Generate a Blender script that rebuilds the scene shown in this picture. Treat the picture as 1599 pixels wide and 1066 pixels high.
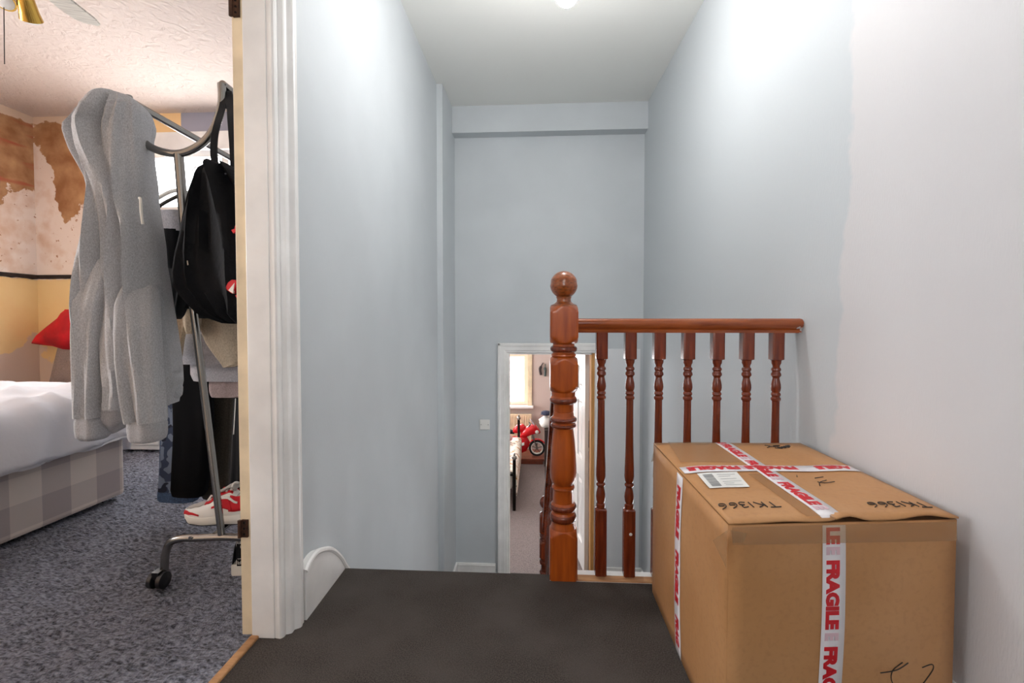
import bpy, bmesh, math, random
from mathutils import Vector, Matrix, noise
random.seed(7)
for o in list(bpy.data.objects): bpy.data.objects.remove(o)
S = bpy.context.scene
COL = S.collection
PI = math.pi
# ---------------------------------------------------------------- camera
F, CX, CY, EYE = 711.0, 799.5, 520.0, 0.9
PITCH = math.atan(.0284); YAW = math.atan(40.5/711)
cam = bpy.data.cameras.new('camera'); cam_o = bpy.data.objects.new('camera', cam); COL.objects.link(cam_o)
cam.sensor_fit = 'HORIZONTAL'; cam.sensor_width = 36; cam.lens = F/1599*36
cam.shift_y = -(533-CY)/1599
cam.clip_start = .02
cam_o.location = (0, 0, EYE); cam_o.rotation_euler = (PI/2-PITCH, 0, YAW)
S.camera = cam_o
# ---------------------------------------------------------------- sky, lights, exposure
S.view_settings.view_transform = 'Standard'; S.view_settings.look = 'None'
S.view_settings.gamma = 1; S.view_settings.use_curve_mapping = False
S.view_settings.exposure = 0.0
W = bpy.data.worlds.new('overcast_sky'); S.world = W; W.use_nodes = True
bg = W.node_tree.nodes['Background']; bg.inputs[0].default_value = (.98, .98, 1, 1); bg.inputs[1].default_value = 13.0
def daylight(name, loc, rot, sx, sy, portal=True, power=0, col=(1, 1, 1)):
    l = bpy.data.lights.new(name, 'AREA'); l.shape = 'RECTANGLE'; l.size = sx; l.size_y = sy
    l.energy = power; l.color = col
    o = bpy.data.objects.new(name, l); COL.objects.link(o); o.location = loc; o.rotation_euler = rot
    if portal: l.cycles.is_portal = True
    return o
daylight('bedroom_window_daylight', (-2.62, 3.80, 1.62), (-PI/2, 0, 0), 1.44, 1.4)
daylight('added_bay_daylight', (-4.40, .55, 1.55), (0, -PI/2, 0), 1.5, 1.7)  # unseen window, added to light the bedroom
daylight('added_landing_daylight', (0.0, -1.72, 1.8), (PI/2, 0, 0), .84, 1.0)  # unseen window behind the camera, added as front fill
daylight('lower_window_daylight', (-.75, 7.95, .07), (-PI/2, 0, 0), 1.3, 1.3)

daylight('added_stair_daylight', (1.03, 2.4, -.425), (0, PI/2, 0), .65, .6)  # hidden window, added to brighten the stairwell
daylight('added_lower_side_daylight', (-2.52, 6.0, .1), (0, -PI/2, 0), 1.4, 2.2)  # hidden side window, added to brighten the lower room
# ---------------------------------------------------------------- helpers
def lin(c):
    return tuple((x/255/12.92 if x/255 <= .04045 else ((x/255+.055)/1.055)**2.4) for x in c)+(1,)
def ray(px, py):
    a = (px-CX)/F; b = -(py-CY)/F
    cy, sy, cp, sp = math.cos(YAW), math.sin(YAW), math.cos(PITCH), math.sin(PITCH)
    R = Vector((cy, sy, 0)); F0 = Vector((-sy, cy, 0)); Z = Vector((0, 0, 1))
    return R*a+(Z*cp+F0*sp)*b+F0*cp-Z*sp
def at(px, py, Y):
    d = ray(px, py); return Vector((0, 0, EYE))+d*(Y/d.y)
def atx(px, py, X):
    d = ray(px, py); return Vector((0, 0, EYE))+d*(X/d.x)
def atz(px, py, Z):
    d = ray(px, py); return Vector((0, 0, EYE))+d*((Z-EYE)/d.z)

def M(name, c, rough=.6, metal=0, n=None, bump=None, spec=.5, stretch=None, c2=None, sheen=0, coat=0):
    """n=(scale,amount) colour variation, bump=(scale,strength,distance)"""
    m = bpy.data.materials.new(name); m.use_nodes = True
    nt = m.node_tree; b = nt.nodes['Principled BSDF']
    b.inputs['Base Color'].default_value = lin(c); b.inputs['Roughness'].default_value = rough
    b.inputs['Metallic'].default_value = metal; b.inputs['Specular IOR Level'].default_value = spec
    if sheen: b.inputs['Sheen Weight'].default_value = sheen
    if coat: b.inputs['Coat Weight'].default_value = coat; b.inputs['Coat Roughness'].default_value = .15
    tc = nt.nodes.new('ShaderNodeTexCoord'); src = tc.outputs['Object']
    if stretch:
        mp = nt.nodes.new('ShaderNodeMapping'); mp.inputs['Scale'].default_value = stretch
        nt.links.new(src, mp.inputs[0]); src = mp.outputs[0]
    if n:
        t = nt.nodes.new('ShaderNodeTexNoise'); t.inputs['Scale'].default_value = n[0]; t.inputs['Detail'].default_value = 6
        nt.links.new(src, t.inputs['Vector'])
        r = nt.nodes.new('ShaderNodeValToRGB')
        a = n[1]
        d = tuple(max(0, x*(1-a)) for x in c) if c2 is None else c2
        e = tuple(min(255, x*(1+a*.6)) for x in c) if c2 is None else c
        r.color_ramp.elements[0].color = lin(d); r.color_ramp.elements[1].color = lin(e)
        r.color_ramp.elements[0].position = .3; r.color_ramp.elements[1].position = .7
        nt.links.new(t.outputs['Fac'], r.inputs[0]); nt.links.new(r.outputs[0], b.inputs['Base Color'])
    if bump:
        t2 = nt.nodes.new('ShaderNodeTexNoise'); t2.inputs['Scale'].default_value = bump[0]; t2.inputs['Detail'].default_value = 4
        nt.links.new(src, t2.inputs['Vector'])
        bn = nt.nodes.new('ShaderNodeBump'); bn.inputs['Strength'].default_value = bump[1]; bn.inputs['Distance'].default_value = bump[2]
        nt.links.new(t2.outputs['Fac'], bn.inputs['Height']); nt.links.new(bn.outputs[0], b.inputs['Normal'])
    return m

class G:
    """tiny node-graph helper"""
    def __init__(s, m): s.m = m; s.nt = m.node_tree; s.b = s.nt.nodes['Principled BSDF']
    def node(s, t, **k):
        n = s.nt.nodes.new(t)
        for a, v in k.items(): setattr(n, a, v)
        return n
    def link(s, a, b): s.nt.links.new(a, b)
    def math(s, op, a, b=None):
        n = s.node('ShaderNodeMath', operation=op)
        for i, v in enumerate((a, b)):
            if v is None: continue
            if isinstance(v, (int, float)): n.inputs[i].default_value = v
            else: s.link(v, n.inputs[i])
        return n.outputs[0]
    def noise(s, scale, detail=5, vec=None, rough=.5):
        n = s.node('ShaderNodeTexNoise'); n.inputs['Scale'].default_value = scale; n.inputs['Detail'].default_value = detail
        n.inputs['Roughness'].default_value = rough
        s.link(vec or s.pos(), n.inputs['Vector']); return n.outputs['Fac']
    def pos(s):
        if not hasattr(s, '_p'): s._p = s.node('ShaderNodeNewGeometry').outputs['Position']
        return s._p
    def xyz(s):
        if not hasattr(s, '_x'):
            n = s.node('ShaderNodeSeparateXYZ'); s.link(s.pos(), n.inputs[0]); s._x = n.outputs
        return s._x
    def step(s, v, a, b):
        n = s.node('ShaderNodeMapRange'); n.inputs['From Min'].default_value = a; n.inputs['From Max'].default_value = b
        s.link(v, n.inputs['Value']); return n.outputs[0]
    def mix(s, f, a, b):
        n = s.node('ShaderNodeMix', data_type='RGBA')
        if isinstance(f, (int, float)): n.inputs[0].default_value = f
        else: s.link(f, n.inputs[0])
        for i, v in ((6, a), (7, b)):
            if isinstance(v, tuple): n.inputs[i].default_value = lin(v)
            else: s.link(v, n.inputs[i])
        return n.outputs[2]
    def bump(s, h, strength, dist):
        n = s.node('ShaderNodeBump'); n.inputs['Strength'].default_value = strength; n.inputs['Distance'].default_value = dist
        s.link(h, n.inputs['Height']); s.link(n.outputs[0], s.b.inputs['Normal'])
    def color(s, c): s.link(c, s.b.inputs['Base Color'])

class MB:
    def __init__(s): s.v = []; s.f = []
    def add(s, vs, fs):
        k = len(s.v); s.v += [tuple(v) for v in vs]; s.f += [tuple(i+k for i in f) for f in fs]; return s
    def box(s, x0, x1, y0, y1, z0, z1):
        return s.add([(x0, y0, z0), (x1, y0, z0), (x1, y1, z0), (x0, y1, z0), (x0, y0, z1), (x1, y0, z1), (x1, y1, z1), (x0, y1, z1)],
                     [(3, 2, 1, 0), (4, 5, 6, 7), (0, 1, 5, 4), (1, 2, 6, 5), (2, 3, 7, 6), (3, 0, 4, 7)])
    def hexa(s, a, b):                       # two quads (each 4 points), joined
        return s.add(list(a)+list(b), [(3, 2, 1, 0), (4, 5, 6, 7), (0, 1, 5, 4), (1, 2, 6, 5), (2, 3, 7, 6), (3, 0, 4, 7)])
    def rings(s, rs, cap=True, closed=True):
        n = len(rs[0]); vs = [p for r in rs for p in r]; fs = []
        for i in range(len(rs)-1):
            for j in range(n if closed else n-1):
                a = i*n+j; b = i*n+(j+1) % n; fs.append((a, b, b+n, a+n))
        if cap and closed:
            fs.append(tuple(range(n-1, -1, -1))); fs.append(tuple((len(rs)-1)*n+j for j in range(n)))
        return s.add(vs, fs)
    def tube(s, pts, r, n=10):
        pts = [Vector(p) for p in pts]; rs = []
        up = Vector((0.123, .3, 1)).normalized(); prev = None
        for i, p in enumerate(pts):
            d = (pts[min(i+1, len(pts)-1)]-pts[max(i-1, 0)]).normalized()
            if prev is None:
                a = d.cross(up)
                if a.length < 1e-3: a = d.cross(Vector((1, 0, 0)))
                a.normalize()
            else:
                a = (prev-d*prev.dot(d)).normalized()
            prev = a; b = d.cross(a)
            rr = r[i] if isinstance(r, (list, tuple)) else r
            rs.append([p+a*(rr*math.cos(2*PI*k/n))+b*(rr*math.sin(2*PI*k/n)) for k in range(n)])
        return s.rings(rs)
    def lathe(s, prof, c, n=24, axis='z'):
        rs = []
        for h, r in prof:
            ring = []
            for k in range(n):
                a = 2*PI*k/n; u, v = r*math.cos(a), r*math.sin(a)
                ring.append({'z': (c[0]+u, c[1]+v, c[2]+h), 'y': (c[0]+v, c[1]+h, c[2]+u), 'x': (c[0]+h, c[1]+u, c[2]+v)}[axis])
            rs.append(ring)
        return s.rings(rs)
    def prism(s, poly, axis, a, b):          # poly 2-D; axis x: (y,z) y: (x,z) z: (x,y)
        def P(p, t): return {'x': (t, p[0], p[1]), 'y': (p[0], t, p[1]), 'z': (p[0], p[1], t)}[axis]
        return s.rings([[P(p, a) for p in poly], [P(p, b) for p in poly]])
    def grid(s, fn, nu, nv):
        return s.add([fn(i/nu, j/nv) for i in range(nu+1) for j in range(nv+1)],
                     [(i*(nv+1)+j, (i+1)*(nv+1)+j, (i+1)*(nv+1)+j+1, i*(nv+1)+j+1) for i in range(nu) for j in range(nv)])
    def build(s, name, mat, parent=None, smooth=False, bevel=0, angle=40, kind=None, label=None, subsurf=0, solid=0):
        me = bpy.data.meshes.new(name); me.from_pydata(s.v, [], s.f)
        bm = bmesh.new(); bm.from_mesh(me); bmesh.ops.recalc_face_normals(bm, faces=bm.faces)
        if smooth:
            for f in bm.faces: f.smooth = True
            for e in bm.edges:
                if len(e.link_faces) == 2 and e.calc_face_angle(0) > math.radians(angle): e.smooth = False
        bm.to_mesh(me); bm.free()
        me.materials.append(mat)
        o = bpy.data.objects.new(name, me); COL.objects.link(o)
        if parent: adopt(o, parent)
        if solid:
            md = o.modifiers.new('thick', 'SOLIDIFY'); md.thickness = solid; md.offset = 0
        if bevel:
            md = o.modifiers.new('bevel', 'BEVEL'); md.width = bevel; md.segments = 2; md.limit_method = 'ANGLE'; md.angle_limit = .6
        if subsurf:
            md = o.modifiers.new('sub', 'SUBSURF'); md.levels = subsurf; md.render_levels = subsurf
        if kind: o['kind'] = kind
        if label: o['label'] = label
        return o
def world_loc(o):
    v = Vector(o.location)
    return v
def adopt(o, parent):
    o.parent = parent
    p = parent; t = Vector((0, 0, 0))
    while p: t += Vector(p.location); p = p.parent if p.type == 'EMPTY' else None
    if parent.type == 'EMPTY': o.matrix_parent_inverse = Matrix.Translation(-Vector(parent.location))
def thing(name, label, cat, loc, group=None, kind=None):
    o = bpy.data.objects.new(name, None); COL.objects.link(o); o.location = loc; o.empty_display_size = .05
    if label: o['label'] = label
    if cat: o['category'] = cat
    if group: o['group'] = group
    if kind: o['kind'] = kind
    return o
def tag(o, label, cat, group=None):
    o['label'] = label; o['category'] = cat
    if group: o['group'] = group
    return o
def arc(c, r, a0, a1, n): return [(c[0]+r*math.cos(a0+(a1-a0)*i/n), c[1]+r*math.sin(a0+(a1-a0)*i/n)) for i in range(n+1)]
def spline(pts, n=8):
    pts = [Vector(p) for p in pts]; out = []
    for i in range(len(pts)-1):
        p0, p1, p2, p3 = pts[max(i-1, 0)], pts[i], pts[i+1], pts[min(i+2, len(pts)-1)]
        for k in range(n):
            t = k/n
            out.append(.5*((2*p1)+(p2-p0)*t+(2*p0-5*p1+4*p2-p3)*t*t+(3*p1-p0-3*p2+p3)*t**3))
    out.append(pts[-1]); return out
def lerp_rows(rows, y):
    for a, b in zip(rows, rows[1:]):
        if a[0] <= y <= b[0]:
            t = (y-a[0])/(b[0]-a[0]); return tuple(a[i]+(b[i]-a[i])*t for i in range(len(a)))
    return rows[-1] if y > rows[-1][0] else rows[0]

# ---------------------------------------------------------------- materials
def wall_paint():
    m = M('blue_grey_wall_paint', (198, 203, 206), .55); g = G(m)
    n1 = g.noise(2.5, 5); c = g.mix(g.step(n1, .35, .7), (195, 200, 203), (201, 206, 209))
    g.color(c)
    mp = g.node('ShaderNodeMapping'); mp.inputs['Scale'].default_value = (260, 260, 60); g.link(g.pos(), mp.inputs[0])
    g.bump(g.noise(1, 3, mp.outputs[0]), .25, .0015); return m
def right_paint():
    m = M('two_tone_wall_paint', (198, 203, 206), .55); g = G(m)
    x, y, z = g.xyz()
    edge = g.math('ADD', y, g.math('MULTIPLY', g.math('SUBTRACT', g.noise(3.5, 2), .5), .16))
    edge = g.math('ADD', edge, g.math('MULTIPLY', g.math('SUBTRACT', g.noise(24, 3), .5), .05))
    edge = g.math('ADD', edge, g.math('MULTIPLY', g.math('SUBTRACT', z, .9), .045))
    f = g.step(edge, 1.385, 1.405)
    g.color(g.mix(f, (212, 210, 211), (198, 203, 206)))
    mp = g.node('ShaderNodeMapping'); mp.inputs['Scale'].default_value = (260, 260, 60); g.link(g.pos(), mp.inputs[0])
    g.bump(g.noise(1, 3, mp.outputs[0]), .3, .0015); return m
def ceiling_paint():
    m = M('white_ceiling_paint', (238, 238, 233), .7); g = G(m)
    g.bump(g.noise(60, 4), .2, .003); return m
def bedroom_plaster(left):
    m = M('peeling_bedroom_plaster_left' if left else 'peeling_bedroom_plaster_far', (200, 150, 110), .85); g = G(m)
    x, y, z = g.xyz()
    nb, nm, nf = g.noise(2.2, 6, rough=.62), g.noise(7, 6), g.noise(30, 5)
    brown = g.mix(g.step(nm, .35, .7), (166, 116, 76), (212, 168, 124))
    if left:
        mp = g.node('ShaderNodeMapping'); mp.inputs['Scale'].default_value = (1, 1.2, 7); g.link(g.pos(), mp.inputs[0])
        brown = g.mix(g.step(g.noise(1.6, 2, mp.outputs[0]), .55, .66), brown, (188, 104, 76))
    pale = g.mix(g.step(g.noise(5, 5), .5, .72), (250, 236, 226), (226, 192, 166))
    pale = g.mix(g.step(nf, .66, .72), pale, (190, 142, 110))
    yel = g.mix(g.step(g.noise(3.1, 4), .35, .75), (253, 224, 166), (247, 208, 146))
    # bare plaster patch low down near the corner
    px = g.math('ADD', x if not left else y, g.math('MULTIPLY', nb, .5))
    low = g.math('ADD', z, g.math('MULTIPLY', g.math('SUBTRACT', g.noise(4, 6), .5), .7))
    yel = g.mix(g.step(low, .69, .67), yel, (232, 205, 186)) if left else g.mix(g.step(low, .62, .60), yel, (236, 210, 188))
    lim = g.math('ADD', z, g.math('MULTIPLY', g.math('SUBTRACT', nb, .5), 1.5))
    if not left:  # a pale run of old lining paper beside the corner
        lim = g.math('SUBTRACT', lim, g.math('MULTIPLY', g.step(x, -4.02, -4.28), .75))
    c = g.mix(g.step(lim, 1.80, 1.82), pale, brown)
    top = g.math('ADD', z, g.math('MULTIPLY', g.math('SUBTRACT', g.noise(5, 4), .5), .25))
    c = g.mix(g.step(top, 2.575, 2.585), c, (235, 212, 190))
    c = g.mix(g.step(g.math('ADD', z, g.math('MULTIPLY', nf, .03)), 1.26, 1.265), yel, c)
    if not left:  # papered panels above the window
        panel = g.mix(g.step(x, -2.975, -2.97), (246, 208, 152), (158, 158, 172))
        c = g.mix(g.step(x, -3.52, -3.46), c, panel)
    g.color(c); g.bump(g.math('ADD', nm, g.math('MULTIPLY', g.step(lim, 1.80, 1.82), -.4)), .35, .01); return m
def artex():
    m = M('swirled_artex_ceiling', (212, 197, 188), .8); g = G(m)
    n = g.node('ShaderNodeTexNoise'); n.inputs['Scale'].default_value = 14; n.inputs['Detail'].default_value = 5; n.inputs['Distortion'].default_value = 1.6
    g.link(g.pos(), n.inputs['Vector'])
    g.bump(n.outputs['Fac'], .9, .02); return m
def landing_carpet():
    m = M('dark_brown_cord_carpet', (66, 58, 55), .95, spec=.1); g = G(m)
    c = g.mix(g.step(g.noise(300, 2), .35, .7), (56, 51, 48), (90, 83, 78))
    c = g.mix(g.step(g.noise(5, 4), .4, .75), c, (84, 78, 74))
    g.color(c); g.bump(g.noise(420, 2), .7, .004); return m
def shag():
    m = M('blue_grey_shag_carpet', (70, 72, 84), .95, spec=.15, sheen=.25); g = G(m)
    mp = g.node('ShaderNodeMapping'); mp.inputs['Scale'].default_value = (60, 150, 80); mp.inputs['Rotation'].default_value = (0, 0, .35); g.link(g.pos(), mp.inputs[0])
    c = g.mix(g.step(g.noise(1, 4, mp.outputs[0]), .34, .68), (52, 54, 64), (158, 162, 178))
    g.color(c); g.bump(g.noise(160, 4), 1, .012); return m
def plaid():
    m = M('beige_plaid_divan_cloth', (205, 192, 184), .9); g = G(m); x, y, z = g.xyz()
    def band(v, per, a, off=0):
        f = g.math('FRACT', g.math('ADD', g.math('DIVIDE', v, per), off)); return g.math('MULTIPLY', g.math('GREATER_THAN', f, .5), a)
    t = g.math('ADD', g.math('ADD', band(y, .24, .5), band(x, .24, .5)), band(z, .22, .35, .3))
    t = g.math('ADD', t, g.math('MULTIPLY', g.noise(400, 2), .15))
    g.color(g.mix(t, (226, 213, 202), (172, 160, 158))); return m
def wood(name, c, c2, rough=.28, stretch=(40, 40, 3), scale=1, coat=.15):
    m = M(name, c, rough, n=(scale*2.2, .3), c2=c2, stretch=stretch, coat=coat); return m
def heather(name, c, a=.25, sc=260, rough=.95):
    return M(name, c, rough, n=(sc, a), bump=(sc*1.5, .25, .002), spec=.15, stretch=(1, 1, .55), sheen=.2)

MW = wall_paint(); MRW = right_paint(); MC = ceiling_paint(); MLC = landing_carpet(); MSH = shag()
MWHITE = M('off_white_gloss_paint', (241, 239, 236), .32, n=(6, .05), bump=(40, .1, .002))
MCREAM = M('aged_cream_paint', (232, 213, 180), .4, n=(9, .08), bump=(30, .15, .002))
MPINE = wood('raw_pine', (214, 160, 92), (180, 120, 60), .5, coat=0)
MSTRIP = wood('worn_threshold_wood', (196, 150, 104), (150, 104, 66), .6, (6, 30, 30), coat=0)
MNEW = wood('orange_brown_stained_pine', (192, 94, 28), (150, 64, 16), .3, (22, 22, 2.5))
MBAL = wood('red_brown_stained_pine', (132, 56, 27), (92, 35, 16), .24, (40, 40, 4))
MRAIL = wood('handrail_stained_pine', (168, 88, 40), (128, 58, 24), .25, (3, 30, 30))
MCHROME = M('brushed_chrome', (150, 148, 144), .22, 1, bump=(80, .05, .001))
MDARKMETAL = M('dark_metal', (34, 30, 28), .35, .9)
MBLACKPL = M('black_plastic', (22, 22, 24), .3)
MRUST = M('rusty_hinge_steel', (92, 62, 44), .7, .4, n=(60, .6), c2=(44, 26, 18))
MBRASS = M('polished_brass', (206, 168, 84), .2, 1)
MWPL = M('white_plastic', (238, 236, 230), .35)
MGLASS = M('frosted_lamp_glass', (245, 245, 242), .25)
MGREY = heather('heather_grey_fleece', (194, 195, 198), .13, 380)
MGREYRIB = heather('heather_grey_rib', (182, 183, 187), .11, 380)
MBLACK = M('black_cotton', (20, 20, 23), .9, bump=(300, .3, .002), spec=.2, sheen=.1)
MNYLON = M('black_nylon', (13, 14, 18), .75, n=(14, .3), bump=(18, .6, .012), spec=.2)
MBEIGE = heather('beige_cotton', (188, 170, 146), .12)
MPALEGREY = heather('pale_grey_jersey', (178, 177, 182), .12)
MMAUVE = heather('dusty_mauve_jersey', (160, 142, 140), .12)
MOLIVE = heather('dark_olive_twill', (64, 58, 50), .2)
MBLKJEAN = M('black_denim', (17, 17, 19), .95, bump=(300, .3, .002), spec=.1)
def camo():
    m = M('blue_camouflage_denim', (110, 126, 150), .9); g = G(m)
    c = g.mix(g.step(g.noise(26, 1), .5, .52), (122, 136, 158), (58, 70, 94))
    c = g.mix(g.step(g.noise(19, 1), .6, .62), c, (34, 40, 58)); g.color(c); return m
MCAMO = camo()
MDENIM = M('blue_denim', (74, 96, 128), .9, n=(200, .3))
MDUVET = M('white_cotton_duvet', (226, 224, 228), .9, bump=(9, .25, .02), sheen=.2)
MPLAID = plaid()
MTAUPE = heather('taupe_upholstery', (158, 140, 134), .12, 200)
MREDCLOTH = M('red_sports_cloth', (206, 18, 36), .75, n=(6, .2), bump=(12, .4, .01))
MGOLD = M('gold_embroidery', (222, 170, 90), .6)
MREDSHOE = M('red_suede', (200, 18, 32), .8, bump=(200, .2, .001))
MWSHOE = M('white_leather', (228, 225, 218), .5, n=(12, .06))
MGSHOE = M('grey_mesh', (168, 162, 156), .9, bump=(400, .4, .001))
MSOLE = M('white_rubber_sole', (232, 228, 218), .6)
MBSOLE = M('black_rubber', (26, 26, 28), .7)
def card():
    m = M('corrugated_cardboard', (186, 140, 96), .5, spec=.5); g = G(m)
    c = g.mix(g.step(g.noise(3.2, 5), .35, .7), (180, 128, 78), (196, 146, 98))
    c = g.mix(g.math('MULTIPLY', g.step(g.noise(90, 3), .5, .75), .25), c, (150, 104, 66))
    g.color(c); g.bump(g.noise(7, 3), .25, .02); return m
MCARD = card()
MCARDIN = M('dark_inner_cardboard', (128, 92, 58), .9, n=(40, .2))  # darker card, its colour stands for shade in the flap gaps
MTAPE = M('white_parcel_tape', (232, 228, 230), .3)
MRED = M('red_tape_print', (206, 22, 36), .4)
MPINK = M('faded_pink_print', (214, 182, 190), .4)
MINK = M('black_marker_ink', (48, 38, 32), .6)
MLABEL = M('paper_label', (234, 233, 228), .6)
MGREYINK = M('grey_print', (150, 150, 150), .7)
def clear_tape():
    m = bpy.data.materials.new('clear_brown_tape'); m.use_nodes = True; nt = m.node_tree; nt.nodes.clear()
    o = nt.nodes.new('ShaderNodeOutputMaterial'); mx = nt.nodes.new('ShaderNodeMixShader'); t = nt.nodes.new('ShaderNodeBsdfTransparent')
    t.inputs[0].default_value = (.97, .93, .88, 1)
    p = nt.nodes.new('ShaderNodeBsdfPrincipled'); p.inputs['Base Color'].default_value = lin((205, 170, 130)); p.inputs['Roughness'].default_value = .12
    n = nt.nodes.new('ShaderNodeTexNoise'); n.inputs['Scale'].default_value = 45; b = nt.nodes.new('ShaderNodeBump'); b.inputs['Strength'].default_value = .5; b.inputs['Distance'].default_value = .004
    nt.links.new(n.outputs['Fac'], b.inputs['Height']); nt.links.new(b.outputs[0], p.inputs['Normal'])
    mx.inputs[0].default_value = .2
    nt.links.new(t.outputs[0], mx.inputs[1]); nt.links.new(p.outputs[0], mx.inputs[2]); nt.links.new(mx.outputs[0], o.inputs[0]); return m
MCLEAR = clear_tape()
def glass():
    m = bpy.data.materials.new('window_glass'); m.use_nodes = True; nt = m.node_tree; nt.nodes.clear()
    o = nt.nodes.new('ShaderNodeOutputMaterial'); mx = nt.nodes.new('ShaderNodeMixShader'); t = nt.nodes.new('ShaderNodeBsdfTransparent')
    gl = nt.nodes.new('ShaderNodeBsdfGlossy'); gl.inputs['Roughness'].default_value = .02; mx.inputs[0].default_value = .06
    nt.links.new(t.outputs[0], mx.inputs[1]); nt.links.new(gl.outputs[0], mx.inputs[2]); nt.links.new(mx.outputs[0], o.inputs[0]); return m
MPANE = glass()
def emitter(name, c, s):
    m = M(name, c); b = m.node_tree.nodes['Principled BSDF']; b.inputs['Emission Color'].default_value = lin(c); b.inputs['Emission Strength'].default_value = s; return m

# ================================================================= SETTING
ZL = -1.34                      # lower floor
def zc(y): return 2.606+.034*(y-2.5)
def xl(y): return -.715-.0155*(y-1.2)      # left wall face
def xr(y): return .887-.0045*(y-1.5)       # right wall face
YF = 3.85
def st(mb, name, mat, parent=None, **k):
    o = mb.build(name, mat, parent, **k); o['kind'] = 'structure'; return o
# landing floor (carpet), with rounded nosing at the stair head
m = MB(); m.box(-.80, .90, -1.7, 1.555, -.2, 0)
m.prism([(1.555, 0), (1.590, 0), (1.603, -.006), (1.607, -.016), (1.603, -.028), (1.59, -.034), (1.59, -.2), (1.555, -.2)], 'x', -.735, .0425)
st(m, 'floor_landing', MLC)
st(MB().box(.0425, .886, 1.555, 1.63, -.2, -.001), 'trim_4', MWHITE)
# stairs down to the lower hall
t = thing('staircase', 'carpeted flight of stairs going down from the landing edge', 'staircase', (-.35, 1.6, ZL)); t['kind'] = 'structure'
R = -ZL/7
for i in range(6):
    st(MB().box(-.735, .0425, 1.59+.23*i, 1.59+.23*(i+1)+.02, ZL, -R*(i+1)), 'step', MLC, t, bevel=.012)
st(MB().box(.0425, .90, 1.60, 1.63, ZL, -.2), 'wall_under_landing', MW)
st(MB().box(-.80, .90, 1.6, 3.97, ZL-.1, ZL), 'floor_lower_hall', MLC)
# left wall with the bedroom doorway
TH = .115
def lw(y0, y1, z0, z1): 
    return [[(xl(y0), y0, z0), (xl(y1), y1, z0), (xl(y1)-TH, y1, z0), (xl(y0)-TH, y0, z0)], [(xl(y0), y0, z1), (xl(y1), y1, z1), (xl(y1)-TH, y1, z1), (xl(y0)-TH, y0, z1)]]
m = MB()
m.hexa(*lw(1.262, 4.0, ZL, 2.75)); m.hexa(*lw(-1.7, .40, -.2, 2.75)); m.hexa(*lw(.40, 1.262, 2.04, 2.75))
st(m, 'wall_left', MW)
# shallow pier at the end of the left wall
st(MB().box(-.76, -.705, 3.36, YF, ZL, 2.75), 'wall_left_pier', MW)
def rw(mb, y0, y1, z0, z1): mb.hexa([(xr(y0), y0, z0), (1.0, y0, z0), (1.0, y1, z0), (xr(y1), y1, z0)], [(xr(y0), y0, z1), (1.0, y0, z1), (1.0, y1, z1), (xr(y1), y1, z1)])
m = MB(); rw(m, -1.7, 2.1, ZL, 2.8); rw(m, 2.7, 4.0, ZL, 2.8); rw(m, 2.1, 2.7, ZL, -.75); rw(m, 2.1, 2.7, -.10, 2.8)
st(m, 'wall_right', MRW)     # low opening added behind the carton to light the stairwell
# far wall with door opening X -.275...49
DX0, DX1, DZ = -.265, .478, .632
m = MB(); m.box(-.80, DX0, YF, YF+.12, ZL, 2.8); m.box(DX1, 1.0, YF, YF+.12, ZL, 2.8); m.box(DX0, DX1, YF, YF+.12, DZ, 2.8)
st(m, 'wall_far', MW)
m = MB().hexa([(-.705, 3.742, 2.432), (.88, 3.742, 2.432), (.88, YF, 2.432), (-.705, YF, 2.432)], [(-.705, 3.742, 2.75), (.88, 3.742, 2.75), (.88, YF, 2.75), (-.705, YF, 2.75)])
st(m, 'trim_beam', MW)
m = MB().hexa([(-.86, -1.7, zc(-1.7)), (1.0, -1.7, zc(-1.7)), (1.0, 4, zc(4)), (-.86, 4, zc(4))], [(-.86, -1.7, 2.85), (1, -1.7, 2.85), (1, 4, 2.85), (-.86, 4, 2.85)])
st(m, 'ceiling_landing', MC)
# wall behind the camera with an added opening that lets in fill light
m = MB(); m.box(-.8, -.42, -1.8, -1.7, -.2, 2.8); m.box(.42, .9, -1.8, -1.7, -.2, 2.8); m.box(-.42, .42, -1.8, -1.7, -.2, 1.3); m.box(-.42, .42, -1.8, -1.7, 2.3, 2.8)
st(m, 'wall_back', MW)
def window(n, x0, x1, y, z0, z1, axis='y', bars=1, transom=None, mat=MWHITE, d=.06):
    w = thing('window_%d' % n, None, None, ((x0+x1)/2, y, z0) if axis == 'y' else (y, (x0+x1)/2, z0)); w['kind'] = 'structure'
    def B(a, b, c, e, h=d, off=0): return MB().box(a, b, y-h/2+off, y+h/2+off, c, e) if axis == 'y' else MB().box(y-h/2+off, y+h/2+off, a, b, c, e)
    for a, b, c, e in ((x0, x0+.06, z0, z1), (x1-.06, x1, z0, z1), (x0+.06, x1-.06, z0, z0+.06), (x0+.06, x1-.06, z1-.06, z1)): B(a, b, c, e).build('frame', mat, w, bevel=.004)
    for k in range(1, bars+1):
        c = x0+(x1-x0)*k/(bars+1); B(c-.03, c+.03, z0+.06, z1-.06, d*.9).build('mullion', mat, w)
    if transom: B(x0+.06, x1-.06, transom-.03, transom+.03, d*.8).build('transom', mat, w)
    B(x0+.06, x1-.06, z0+.06, z1-.06, .004).build('pane', MPANE, w)
    return w
window(6, 2.1, 2.7, .96, -.75, -.10, 'x', bars=0)  # added out of sight as fill for the lower stairs
window(3, -.42, .42, -1.75, 1.3, 2.3, 'y')  # no known window here: added behind the camera for fill light
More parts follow.
